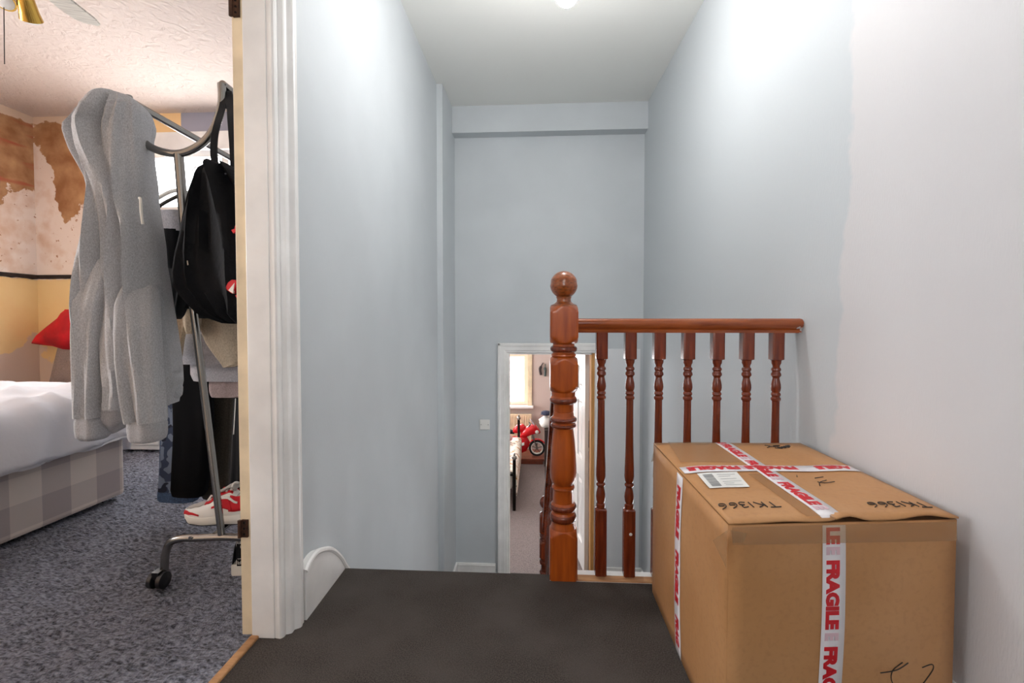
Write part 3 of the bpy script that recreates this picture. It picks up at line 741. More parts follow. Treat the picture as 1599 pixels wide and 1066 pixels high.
# marker pen strokes
def strokes(name, lines, frame, r=.0012):
    m = MB()
    for l in lines: m.tube([frame(*p) for p in spline([(a, b, 0) for a, b in l], 4)], r, 5)
    return m.build(name, MINK, bx)
def topframe(ox, oy, sc):       # text reads from the far side: u to -X, v (up) to -Y
    def f(u, v, w=0): x, y = ox-u*sc, oy-v*sc; return (x, y, topz(x, y)+.0036)
    return f
TK = [[(0, 1), (.9, 1.05)], [(.45, 1.03), (.5, 0)], [(1.15, 1), (1.2, 0)], [(1.8, 1), (1.2, .5), (1.5, .45), (1.9, 0)], [(2.3, 1), (2.32, 0)], [(2.7, .9), (3.1, 1), (3.1, .6), (2.85, .52), (3.2, .4), (3.1, 0), (2.65, .05)],
      [(4.0, 1), (3.55, .6), (3.5, .1), (3.9, 0), (4.0, .35), (3.6, .4)], [(4.9, 1), (4.45, .6), (4.4, .1), (4.8, 0), (4.9, .35), (4.5, .4)]]
strokes('handwriting', TK, topframe(.520, 1.005, .026))
strokes('handwriting', TK, topframe(.845, .992, .026))
strokes('handwriting', [[(0, 0), (.6, .2), (.2, .5), (.9, .4), (.5, .9), (1.3, .6), (1, 1.1), (1.8, .8), (1.5, 1.3), (2.2, 1)], [(2, .2), (1.2, .1), (1.8, .5), (2.6, .4)], [(2.8, -.1), (2.4, .3), (3.0, .9)]], topframe(.80, 1.46, .028), .0013)
strokes('handwriting', [[(0, 0), (.9, .3), (1.3, .1)], [(1.6, .9), (1.2, .2), (.4, -.3)], [(.2, -1), (1, -.7)], [(2.2, -.9), (2, -1.3)]], topframe(.735, 1.13, .035), .0010)
def frontframe(ox, oz, sc):
    def f(u, v, w=0): x, z = ox+u*sc, oz+v*sc; return (x, frontd(x, z)-.0034, z)
    return f
fz = at(1366, 1041, .965)
strokes('handwriting', [[(0, 0), (1, .12), (1.7, .5)], [(1.35, .55), (.75, .1), (.7, -.5), (1.1, -.95), (1.9, -1.0), (2.1, -.8)]], frontframe(fz.x, fz.z, .035), .0011)
strokes('handwriting', [[(2.6, .15), (3.2, .3), (3.3, 0), (2.8, -.7), (2.5, -1.1), (3.4, -1.3)]], frontframe(fz.x, fz.z, .035), .0011)

# the carton has racked a little out of square: its right side sits further from the door
def rack_skew(o):
    me = o.data
    for v in me.vertices:
        v.co.y += (.110-.055*(v.co.y-Y0)/(Y1-Y0))*(v.co.x-X0)
for o in list(bx.children):
    rack_skew(o)
    for c_ in o.children: rack_skew(c_)
# ================================================================= SMALL FIXTURES
# light switch on the far wall
a, b = at(750, 655, YF), at(764, 670, YF)
sw = thing('light_switch', 'white square light switch on the wall left of the lower door', 'light switch', ((a.x+b.x)/2, YF, b.z))
cxs, czs = (a.x+b.x)/2, (a.z+b.z)/2
MB().box(cxs-.043, cxs+.043, YF-.009, YF, czs-.043, czs+.043).build('plate', MWPL, sw, bevel=.003)
MB().prism([(YF-.009, czs-.011), (YF-.015, czs-.009), (YF-.011, czs+.011), (YF-.009, czs+.011)], 'x', cxs-.006, cxs+.006).build('rocker', MWPL, sw)
for sgn in (-1, 1): MB().lathe([(0, .0032), (-.0015, .003)], (cxs+sgn*.03, YF-.009, czs), 10, 'y').build('screw', MDARKMETAL, sw)
# landing ceiling lamp
LY = 1.86; lp = at(885, -9, LY)
cl = thing('pendant_lamp', 'glowing bare bulb pendant hanging over the stair head', 'lamp', (lp.x, LY, lp.z))
zt_ = zc(LY)
MB().lathe([(0, .05), (-.012, .05), (-.03, .02), (-.034, .004)], (lp.x, LY, zt_), 24).build('ceiling_rose', MWPL, cl, smooth=True, angle=40)
MB().tube([(lp.x, LY, zt_-.03), (lp.x, LY, lp.z+.11)], .003, 8).build('flex', MWPL, cl)
MB().lathe([(.115, .008), (.11, .017), (.06, .019), (.045, .022)], (lp.x, LY, lp.z), 20).build('lampholder', MWPL, cl, smooth=True, angle=40)
LAMP = emitter('lit_bulb', (255, 253, 252), 410)
MB().lathe([(.055, .018)]+[(.045*math.sin(a_), .045*math.cos(a_)) for a_ in [math.radians(62-152*i/14) for i in range(14)]]+[(-.0449, .0008)], (lp.x, LY, lp.z), 28).build('bulb', LAMP, cl, smooth=True)

# ================================================================= BEDROOM
# ---- ceiling fan
fx, fy = -2.10, 1.62
fan = thing('ceiling_fan', 'brass ceiling fan with pale wooden blades and lamp cups', 'ceiling fan', (fx, fy, 2.2))
MB().lathe([(.0, .02), (.05, .07), (.11, .075), (.13, .05), (.17, .014), (.425-.17, .014), (.27, .05), (.29, .055)], (fx, fy, 2.33), 24).build('motor_housing', MBRASS, fan, smooth=True, angle=35)
MBLADE = M('bleached_wood_blade', (198, 196, 188), .45, n=(6, .2), stretch=(1, 30, 1))
for k in range(5):
    a = math.radians(99.5+72*k); c, s_ = math.cos(a), math.sin(a)
    def P(r, w, z): return (fx+r*c-w*s_, fy+r*s_+w*c, z)
    out = [(.12, -.04), (.20, -.055), (.47, -.068), (.52, -.055), (.535, -.03), (.535, .03), (.52, .055), (.47, .068), (.20, .055), (.12, .04)]
    b_ = MB().rings([[P(r, w, 2.345+.18*w) for r, w in out], [P(r, w, 2.353+.18*w) for r, w in out]]).build('blade', MBLADE, fan)
    MB().rings([[P(r, w, 2.353) for r, w in ((.05, -.012), (.2, -.02), (.2, .02), (.05, .012))], [P(r, w, 2.36) for r, w in ((.05, -.012), (.2, -.02), (.2, .02), (.05, .012))]]).build('blade_arm', MBRASS, b_)
MB().lathe([(-.10, .03), (-.07, .05), (-.03, .05), (0, .03)], (fx, fy, 2.32), 20).build('light_kit', MBRASS, fan, smooth=True)
hubp = Vector((fx, fy, 2.25))
a0, a1 = at(36, -14, 1.70), at(49, 31, 1.76); dd_ = (a1-a0)
b0 = at(15, -8, 1.72); b1 = b0+Vector((.012, -.03, -.045))
for e0, e1 in ((a0, a1), (b0, b1), (Vector((fx-.12, fy-.05, 2.21)), Vector((fx-.17, fy-.08, 2.13))), (Vector((fx+.1, fy-.08, 2.21)), Vector((fx+.15, fy-.12, 2.13)))):
    d_ = e1-e0
    cup = MB().tube([hubp, hubp.lerp(e0, .6), e0-d_*.1, e0, e0+d_*.25, e0+d_*.7, e1], [.008, .008, .010, .018, .027, .031, .037], 18).build('lamp_cup', MBRASS, fan, smooth=True, angle=50)
    MB().tube([e1-d_*.1, e1+d_*.02, e1+d_*.10, e1+d_*.12], [.030, .031, .022, .004], 18).build('bulb_glass', MGLASS, cup, smooth=True)
pc = at(7, 100, 1.70); pt = at(7, 15, 1.70)
MB().tube([(pt.x, 1.70, 2.22), (pc.x, 1.70, pc.z)], .0015, 6).build('pull_chain', MDARKMETAL, fan)

# ---- bed
bed = thing('divan_bed', 'divan bed with beige plaid base and rumpled white duvet', 'bed', (-3.0, 1.5, 0))
bx1, by0, by1 = -2.105, .75, 2.19
MB().box(-4.1, bx1, by0, by1, .014, .36).build('divan_base', MPLAID, bed, bevel=.018)
for x in (-3.9, bx1-.08):
    for y in (by0+.08, by1-.06): MB().lathe([(-.012, .018), (.01, .024)], (x, y, .006), 10).build('foot', MBLACKPL, bed)
MB().box(-4.1, bx1-.005, by0+.005, by1-.005, .36, .53).build('mattress', M('white_mattress_ticking', (230, 228, 226), .8), bed, bevel=.03)
def duv(u, w):
    # u: head->foot incl. drop, w: near->far incl. drop ; profile runs over the top then hangs
    L = 2.0+.30; s = u*L; Wd = (by1-by0)+.42; q = w*Wd-.21
    sx = s if s < 1.95 else 1.95+.06*math.sin(min(1, (s-1.95)/.1)*PI/2)
    drop = max(0, s-2.0)
    x = -4.1+sx+.012
    if q < 0: y = by0-.03*min(1, -q/.05); dy = -q
    elif q > by1-by0: y = by1+.035*min(1, (q-(by1-by0))/.05)+.02; dy = q-(by1-by0)
    else: y = by0+q; dy = 0
    n1 = noise.noise(Vector((s*2.6, q*2.2, .3))); n2 = noise.noise(Vector((s*7, q*4.5, 2.1))); n3 = noise.noise(Vector((s*3+q*9, q*3, 5)))
    n4 = 1-abs(noise.noise(Vector((s*4+q*3, q*5-s*2, 8)))); z = .557+.034*n1+.024*n2+.018*abs(n3)+.022*max(0, n4-.8)*5+.010*noise.noise(Vector((s*11+q*4, q*15, 6)))-drop-dy*.95
    hang = min(1, drop/.12)+min(1, dy/.12)
    x += .042*min(1, drop/.08)*(1+1.6*noise.noise(Vector((q*5.5, s*1.5, 9)))); 
    z += .020*hang*noise.noise(Vector((q*6, s*6, 4)))-(.03*math.sin(q*5) if drop > .02 else 0)
    edge = min(1, min(q, by1-by0-q)/.1) if 0 < q < by1-by0 else 0
    return (x, y, max(z, .315+.012*noise.noise(Vector((q*4, s*4, 1)))))
m = MB(); m.grid(duv, 80, 64); m.build('duvet', MDUVET, bed, smooth=True, angle=180, solid=.012)
# duvet corner hanging past the far corner of the base
cor = [at(x, y, 2.30) for x, y in ((195, 655), (228, 660), (226, 690), (205, 716), (197, 722))]
m = MB(); m.grid(lambda u, w: (cor[0].x-.12+.25*u*(1-.55*w), 2.22+.10*w+.02*math.sin(u*9), .50-.30*w+.02*noise.noise(Vector((u*4, w*4, 0)))-.05*u*(1-w)), 14, 14)
m.build('duvet_corner', MDUVET, bed, smooth=True, angle=180, solid=.012)

# ---- headboard leaning on the far wall
hb = thing('headboard', 'taupe buttoned headboard against the stained far wall', 'headboard', (-3.6, 3.6, 0))
hl, hr, ht = -4.02, -3.05, .69
def hbf(u, w):
    x0_ = hl-.16*(1-w); x = x0_+(hr-x0_)*u; z = .02+(ht-.02)*w
    d = 0
    for bx_ in (.16, .42, .68, .94):
        for bz_ in (.50, .82):
            r2 = ((u-bx_)*1.0)**2+((w-bz_)*.68)**2; d += .022*math.exp(-r2/.0022)
    seam = .012*math.exp(-((u-.30) % .26-.0)**2/.00008)
    e = min(1, min(u, 1-u)/.04, (1-w)/.05); 
    return (x, 3.58+.03*w-.05*math.sqrt(max(0, e))+d+seam, z)
m = MB(); m.grid(hbf, 70, 50)
bk = [(hl-.16, .02), (hr, .02), (hr, ht), (hl, ht)]
m.prism(bk, 'y', 3.60, 3.655); m.build('padded_panel', MTAUPE, hb, smooth=True, angle=60)
for u_ in (.16, .42, .68):
    for w_ in (.5, .82):
        p = hbf(u_, w_); MB().lathe([(0, .016), (-.006, .013), (-.009, .004)], (p[0], p[1]-.001, p[2]), 12, 'y').build('button', MTAUPE, hb)
# red shirt thrown over it
rp = [(52, 536), (60, 524), (80, 507), (98, 492), (104, 483), (128, 483), (150, 486), (165, 505), (165, 540), (130, 540), (116, 548), (104, 546), (85, 540), (66, 538)]
m = MB(); ctr = at(112, 520, 3.60); rings_ = []
for i in range(7):
    t_ = i/6; ring = []
    for k, (x, y) in enumerate(rp):
        p = at(x, y, 3.60); q_ = ctr.lerp(p, 1-t_)
        ring.append((q_.x, 3.60-.015-.085*math.sqrt(1-(1-t_)**2)+.012*noise.noise(Vector((q_.x*14, q_.z*14, 1))), q_.z))
    rings_.append(ring)
m.rings(rings_); m.prism([(at(x, y, 3.60).x, at(x, y, 3.60).z) for x, y in rp], 'y', 3.585, 3.62)
rs = thing('red_shirt', 'crumpled red sports shirt with gold crest on top of the headboard', 'shirt', (ctr.x, 3.58, .69))
m.build('cloth', MREDCLOTH, rs, smooth=True, angle=60)
cr = at(100, 515, 3.51); MB().lathe([(0, .026), (-.004, .024), (-.006, .008)], (cr.x, 3.512, cr.z), 14, 'y').build('crest', MGOLD, rs)
# ---- white cabinet seen past the end of the bed
p0_ = at(226, 640, 2.95); p1_ = at(251, 711, 2.95)
wc = thing('white_cabinet', 'low white cabinet standing on the carpet beyond the bed end', 'cabinet', ((p0_.x+p1_.x)/2, 3.1, 0))
MB().box(p1_.x-.45, p1_.x, 2.95, 3.3, .012, .42).build('carcass', MWPL, wc, bevel=.006)
MB().box(p1_.x-.445, p1_.x-.005, 2.935, 2.95, .05, .415).build('door', MWPL, wc, bevel=.003)
MB().tube([(p1_.x-.40, 2.925, .20), (p1_.x-.40, 2.925, .30)], .006, 8).build('handle', MCHROME, wc)

# ---- clothes rack
rk = thing('clothes_rack', 'chrome double-rail clothes rack on black castors inside the bedroom', 'clothes rack', (-1.1, 1.45, 0))
YR = 1.45
tl, tr = at(203, 158, YR), at(347, 131, YR)
arcp = spline([at(200, 150, YR), at(206, 182, YR), at(216, 212, YR), at(240, 232, YR), at(277, 240, YR), at(310, 228, YR), at(333, 203, YR), at(346, 165, YR), at(346, 131, YR)], 6)
MB().tube(arcp, .0125, 12).build('end_arc', MCHROME, rk, smooth=True)
post = spline([at(279, 241, YR), at(288, 349, YR), at(299, 457, YR), at(323, 646, YR), at(346, 834, YR)], 4)
MB().tube(post[:7], .0145, 12).build('upper_post', MCHROME, rk, smooth=True)
MB().tube(post[4:], .0115, 12).build('post', MCHROME, rk, smooth=True)
fz = at(346, 838, YR).z
fl_ = [at(x, y, YR-.0) for x, y in ((256, 905), (257, 882), (259, 862), (267, 846), (285, 840), (310, 839.5))]
foot = spline(fl_+[Vector((-1.06, YR, fz)), Vector((-.99, YR, fz)), Vector((-.93, YR, fz)), Vector((-.895, YR, fz-.012)), Vector((-.88, YR, fz-.04)), Vector((-.878, YR, fz-.11))], 5)
MB().tube(foot, .0125, 12).build('foot_bar', MCHROME, rk, smooth=True)
RL = 1.15
dirl = Vector((-.045, 1, 0)).normalized()
MB().tube([tl+Vector((0, 0, .0)), tl+dirl*RL], .0125, 12).build('rail', MCHROME, rk, smooth=True)
MB().tube([tr, tr+dirl*RL], .0125, 12).build('rail', MCHROME, rk, smooth=True)
MB().tube([Vector(p)+dirl*RL for p in arcp], .0125, 10).build('end_arc', MCHROME, rk, smooth=True)
MB().tube([Vector(p)+dirl*RL for p in post], .0125, 10).build('post', MCHROME, rk, smooth=True)
MB().tube([Vector(p)+dirl*RL for p in foot], .0125, 10).build('foot_bar', MCHROME, rk, smooth=True)
for x in (-1.085, -.955):
    MB().tube([Vector((x, YR, fz+.006)), Vector((x-.05, YR+RL, fz+.006))], .008, 10).build('shoe_bar', MCHROME, rk, smooth=True)
MB().lathe([(-.015, .006), (-.012, .006), (-.0115, .004), (0, .004)], (at(302, 842, YR).x, YR, fz), 10, 'y').build('bolt', MCHROME, rk)
for p in (foot[0], foot[-1], foot[0]+dirl*RL, foot[-1]+dirl*RL):
    c_ = MB(); c_.tube([p+Vector((0, 0, .005)), p+Vector((0, 0, -.012))], .014, 10)
    px_, zc_ = p.x-.006, .026
    for sx in (-.016, .016): c_.lathe([(-.010, .022), (-.007, .027), (.007, .027), (.010, .022)], (px_+sx, p.y-.014, zc_+.002), 18, 'x')
    c_.add([], []); c_.box(px_-.012, px_+.012, p.y-.03, p.y+.004, zc_+.008, zc_+.034)
    c_.build('castor', MBLACKPL, rk, smooth=True, angle=40)

# ---- garment lofts: rows of (image row, left, right) measured on the photograph, built at a real depth with thickness
def loft(rows, Y, depth, n=44, step=6, folds=(5, .10), seed=0, ex=2.6, yoff=None, dep=None, valleys=()):
    ys = []; y = rows[0][0]
    while y < rows[-1][0]: ys.append(y); y += step
    ys.append(rows[-1][0])
    rs = []
    for y in ys:
        _, a, b = lerp_rows(rows, y)[:3]
        dY = yoff(y) if yoff else 0
        p, q = at(a, y, Y+dY), at(b, y, Y+dY); c = (p+q)/2; hw = abs(q.x-p.x)/2
        dd = depth*(dep(y) if dep else 1)*min(1, hw/(depth*.55)+.1)
        ring = []
        for k in range(n):
            t = 2*PI*k/n; ct, s_ = math.cos(t), math.sin(t)
            u = math.copysign(abs(ct)**(2/ex), ct); v = math.copysign(abs(s_)**(2/ex), s_)
            fo = folds[1]*noise.noise(Vector((u*folds[0]/2+seed*3.1, c.z*1.7+seed, v*1.3)))*2.2+folds[1]*.5*noise.noise(Vector((u*folds[0]*1.6, c.z*4+seed, v*2)))
            if s_ < 0:
                for u0, w0, d0 in valleys: fo -= d0*math.exp(-((u-u0-.10*math.sin(c.z*5+u0*9))/w0)**2)
            ring.append((c.x+u*hw*(1+.10*max(-1, fo)*abs(s_)), Y+dY+v*dd/2*(1+fo*2.2), c.z+.004*fo))
        rs.append(ring)
    return rs
def garment(name, label, cat, parts, group=None):
    """parts: (part name, rows, Y, depth, mat, kw)"""
    y0 = max(max(r[0] for r in p[1]) for p in parts); p0 = parts[0]
    base = at((p0[1][-1][1]+p0[1][-1][2])/2, y0, p0[2])
    g_ = thing(name, label, cat, base, group)
    for nm, rows, Y, depth, mat, kw in parts:
        MB().rings(loft(rows, Y, depth, **kw)).build(nm, mat, g_, smooth=True, angle=70)
    return g_
hood = [(147, 180, 193), (149, 172, 199), (153, 165, 206), (160, 158, 212), (168, 153, 214.5), (178, 148, 215.5), (190, 138, 216), (203, 122, 216), (212, 120, 216.5), (225, 123, 217), (240, 127, 218), (260, 137, 220), (280, 148, 222), (300, 154, 224), (312, 155, 226)]
torso = [(300, 155, 223.5), (320, 155, 227), (350, 152, 233), (380, 147, 238), (410, 142, 241), (440, 140, 246), (480, 141, 251), (520, 146, 257), (560, 150, 263), (600, 155, 268), (632, 160, 262)]
sl = [(385, 150, 178), (410, 138, 178), (440, 130, 172), (470, 125, 165), (520, 124, 163), (580, 126, 162), (630, 127, 162), (650, 128, 163)]
sr = [(430, 212, 238), (455, 202, 243), (480, 193, 244), (520, 190, 246), (560, 191, 248), (600, 197, 250), (640, 204, 252), (657, 207, 253)]
YH = 1.40
hoo = garment('hoodie', 'heather grey zip hoodie hung by its hood on the rack tip', 'hoodie', [
    ('hooded_body', hood[:-1]+torso[1:], YH, .155, MGREY, dict(folds=(6, .19), seed=2, step=4, n=96, valleys=((.34, .10, .16), (-.40, .12, .13), (.72, .06, .10)))),
    ('sleeve', sl, YH, .085, MGREY, dict(folds=(3, .17), seed=3, n=56, valleys=((.2, .14, .10),), yoff=lambda y: -.062*min(1, max(0, (y-385)/90)))),
    ('sleeve', sr, YH, .10, MGREY, dict(folds=(3, .19), seed=5, n=56, valleys=((-.25, .13, .12),), yoff=lambda y: -.072*min(1, max(0, (y-430)/80)))),
    ('cuff', [(649, 129, 162), (652, 127, 164), (668, 127, 165), (681, 129, 165), (685, 134, 160)], YH-.06, .08, MGREYRIB, dict(folds=(3, .04), seed=3)),
    ('cuff', [(655, 208, 252), (659, 207, 254), (672, 208, 254), (684, 210, 253), (688, 216, 248)], YH-.07, .09, MGREYRIB, dict(folds=(3, .04), seed=5)),
    ('hem_band', [(625, 163, 212), (635, 162, 214), (655, 164, 208), (668, 166, 192), (676, 167, 178)], YH-.02, .10, MGREYRIB, dict(folds=(3, .06), seed=6)),
    ('front_panel', [(330, 226, 231), (380, 232, 241), (440, 238, 249), (500, 243, 258), (560, 245, 268), (590, 244, 277), (608, 246, 282), (620, 248, 279), (628, 250, 268)], YH+.05, .06, MGREY, dict(folds=(3, .1), seed=8, n=28)),
])
MB().tube(spline([at(218, 309, YH-.075), at(219.5, 313, YH-.085), at(220.5, 330, YH-.085), at(223, 350, YH-.08)], 5), .0042, 8).build('drawstring', MWPL, hoo, smooth=True)
MB().tube(spline([at(243, 470, YH-.0), at(249, 520, YH-.0), at(256, 560, YH-.0), at(266, 598, YH+.0)], 6), .0026, 6).build('zip', MWPL, hoo, smooth=True)
MB().tube(spline([at(247, 460, YH+.03), at(250, 500, YH+.02), at(259, 555, YH+.02), at(270, 600, YH+.02)], 6), .0026, 6).build('zip', MWPL, hoo, smooth=True)
# hood seam lines
MB().tube(spline([at(167, 157, YH-.082), at(180, 156, YH-.086), at(196, 158, YH-.086), at(207, 164, YH-.082)], 5), .0018, 6).build('seam', MGREYRIB, hoo)

# black rucksack hanging from the right tip of the rack
bag_rows = [(262, 322, 366), (268, 316, 376), (280, 311, 388), (300, 304, 400), (330, 297, 410), (360, 291, 418), (400, 287, 422), (430, 288, 424), (450, 294, 424), (465, 308, 421), (480, 325, 416), (494, 342, 408), (505, 362, 396)]
YB = 1.37
bag = garment('black_rucksack', 'black rucksack with red and white motif hanging by straps from rack', 'rucksack', [('bag_body', bag_rows, YB, .15, MNYLON, dict(folds=(5, .24), seed=11, ex=3.0, n=72))])
def strap(pts, w=.028, n=6):
    c = spline(pts, n); m = MB()
    m.rings([[(p.x-w/2, p.y-.002, p.z), (p.x+w/2, p.y-.002, p.z), (p.x+w/2, p.y+.002, p.z), (p.x-w/2, p.y+.002, p.z)] for p in c]); return m
strap([at(337, 262, YB), at(334, 240, YB), at(335, 215, YB), at(339, 195, YB+.01), at(346, 172, YB+.055), at(352, 150, YB+.085), at(358, 170, YB+.11)], .021).build('strap', MBLACK, bag, smooth=True)
strap([at(367, 270, YB), at(365, 230, YB), at(362, 190, YB+.02), at(360, 165, YB+.06), at(356, 143, YB+.095), at(354, 146, YB+.12)], .026).build('strap', MBLACK, bag, smooth=True)
MB().tube(spline([at(333, 262, YB-.03), at(340, 262, YB-.05), at(352, 267, YB-.05), at(366, 266, YB-.03)], 5), .009, 8).build('grab_handle', MBLACK, bag, smooth=True)
MB().prism([(at(338, 268, YB-.06).x, at(338, 270, YB-.06).z), (at(355, 270, YB-.06).x, at(355, 271, YB-.06).z), (at(346, 288, YB-.06).x, at(346, 287, YB-.06).z)], 'y', YB-.066, YB-.05).build('grey_patch', M('grey_nylon_patch', (96, 98, 104), .6), bag)
def decal(name, pts, Y, mat, parent, th=.004): 
    return MB().prism([(at(x, y, Y).x, at(x, y, Y).z) for x, y in pts], 'y', Y, Y+th).build(name, mat, parent)
YD = YB-.096
for lst in ([(352, 449), (356, 441), (362, 436.5), (368, 437), (369, 445), (366, 452), (362, 458), (355, 453)], [(367, 461), (376, 458), (377, 463), (373, 469), (370, 466)], [(361, 359), (366, 357), (367, 352), (370, 356), (375, 355), (372, 360), (374, 364), (368, 362), (364, 364)]):
    decal('red_motif', lst, YD, MRED, bag, .03)
decal('white_motif', [(356.5, 453), (366, 441.5), (363.5, 458)], YD-.002, MWPL, bag, .006)
MB().tube([at(293, 407, YB-.09), at(294, 414, YB-.09)], .003, 6).build('zip_pull', MCHROME, bag)

# hangers and the clothes behind, front to back
def hanger(name, label, px, py, Y, w, mat):
    c = at(px, py, Y); t_ = thing(name, label, 'hanger', c, None)
    hook = [c+Vector((.0, 0, .085)), c+Vector((.022, 0, .10)), c+Vector((.024, 0, .075)), c+Vector((.006, 0, .05)), c]
    MB().tube(spline(hook, 6), .0022, 6).build('hook', MCHROME, t_, smooth=True)
    MB().tube(spline([c+Vector((-w, .0, -.085)), c+Vector((-w*.5, 0, -.03)), c, c+Vector((w*.5, 0, -.03)), c+Vector((w, 0, -.085))], 6), .007, 8).build('shoulder', mat, t_, smooth=True)
    MB().tube([c+Vector((-w, 0, -.085)), c+Vector((w, 0, -.085))], .005, 8).build('bar', mat, t_, smooth=True)
    return t_
hanger('clothes_hanger', 'white plastic clothes hanger sloping above the black shorts', 277, 297, 1.60, .16, MWPL)
hanger('clothes_hanger', 'dark clothes hanger against the bright window above the pale waistband', 300, 300, 1.74, .19, MBLACKPL)
garment('black_shorts', 'black shorts with pale lining waistband on a hanger behind the hoodie', 'shorts', [
    ('waistband', [(330, 234, 287), (333, 233, 287), (362, 232, 291)], 1.60, .05, MPALEGREY, dict(folds=(3, .05), seed=21, ex=4)),
    ('leg', [(360, 230, 292), (400, 234, 296), (440, 242, 302), (462, 246, 305), (474, 252, 306), (482, 268, 306)], 1.605, .07, MBLACK, dict(folds=(4, .12), seed=22, ex=3)),
    ('hanging_leg', [(420, 268, 294), (450, 268, 294), (480, 268, 288), (493, 271, 284), (498, 274, 281)], 1.57, .05, MBLACK, dict(folds=(3, .1), seed=23))])
garment('black_vest', 'black vest hanging between the shorts and the rucksack', 'vest', [
    ('cloth', [(345, 290, 330), (380, 286, 345), (430, 288, 350), (470, 296, 345), (487, 305, 338), (497, 312, 325)], 1.54, .07, MBLACK, dict(folds=(4, .12), seed=24))])
garment('beige_trousers', 'beige trousers folded over a hanger left of the rack post', 'trousers', [
    ('leg', [(468, 250, 292), (500, 254, 293), (530, 258, 286), (555, 262, 282), (574, 266, 277)], 1.69, .05, MBEIGE, dict(folds=(3, .14), seed=31)),
    ('fold', [(480, 286, 312), (505, 288, 312), (521, 293, 306)], 1.665, .04, MBEIGE, dict(folds=(3, .1), seed=32))])
garment('beige_shirt', 'beige shirt hanging right of the rack post below the rucksack', 'shirt', [
    ('cloth', [(478, 306, 400), (510, 312, 402), (535, 322, 404), (555, 336, 404), (567, 346, 400), (573, 350, 362)], 1.705, .04, MBEIGE, dict(folds=(4, .12), seed=33))])
garment('pale_grey_sweater', 'pale grey sweater folded in layers under the beige clothes', 'sweater', [
    ('upper_fold', [(520, 286, 350), (535, 282, 355), (548, 280, 360), (552, 284, 358)], 1.76, .06, MPALEGREY, dict(folds=(3, .06), seed=41, ex=4)),
    ('lower_fold', [(548, 280, 362), (562, 281, 368), (568, 283, 400)], 1.775, .07, MPALEGREY, dict(folds=(3, .06), seed=42, ex=4)),
    ('back_fold', [(560, 300, 400), (586, 301, 400), (594, 306, 400)], 1.80, .07, MPALEGREY, dict(folds=(3, .06), seed=43, ex=4))])
garment('mauve_top', 'dusty mauve top folded beneath the pale grey sweater', 'top', [
    ('cloth', [(592, 330, 404), (600, 329, 404), (614, 330, 404), (619, 334, 380)], 1.80, .06, MMAUVE, dict(folds=(3, .06), seed=44, ex=4))])
garment('black_jeans', 'black jeans hanging left of the rack post', 'jeans', [
    ('leg', [(566, 272, 330), (600, 272, 332), (680, 273, 331), (740, 270, 327), (765, 269, 322), (773, 272, 318)], 1.86, .06, MBLKJEAN, dict(folds=(3, .08), seed=51, ex=3))])
garment('camouflage_jeans', 'blue camouflage jeans hanging partly hidden by the black jeans', 'jeans', [
    ('leg', [(575, 256, 300), (640, 254, 310), (720, 252, 312), (768, 249, 312)], 1.94, .06, MCAMO, dict(folds=(3, .08), seed=52, ex=3)),
    ('outer_seam', [(575, 254, 259), (640, 252, 257), (720, 250, 254.5), (772, 248.5, 253)], 1.93, .05, MDENIM, dict(folds=(3, .04), seed=54, n=16)),
    ('hem', [(766, 249, 308), (770, 248.5, 308), (779, 249, 308), (781, 252, 306)], 1.94, .065, MDENIM, dict(folds=(3, .04), seed=52, ex=3))])
garment('olive_trousers', 'dark olive trousers hanging behind the rack post', 'trousers', [
    ('leg', [(616, 328, 366), (680, 326, 362), (740, 320, 358), (770, 316, 356), (775, 319, 352)], 1.95, .07, MOLIVE, dict(folds=(3, .08), seed=53, ex=3))])
garment('black_tracksuit_bottoms', 'black tracksuit bottoms with white piping beside the door frame', 'tracksuit', [
    ('leg', [(616, 366, 410), (690, 362, 410), (750, 358, 408), (764, 360, 404)], 1.82, .07, MBLACK, dict(folds=(4, .16), seed=55)),
    ('piping', [(622, 367.2, 368.6), (660, 365.2, 366.6), (678, 364, 365.4)], 1.765, .006, MWPL, dict(folds=(1, 0), seed=1, n=8))])

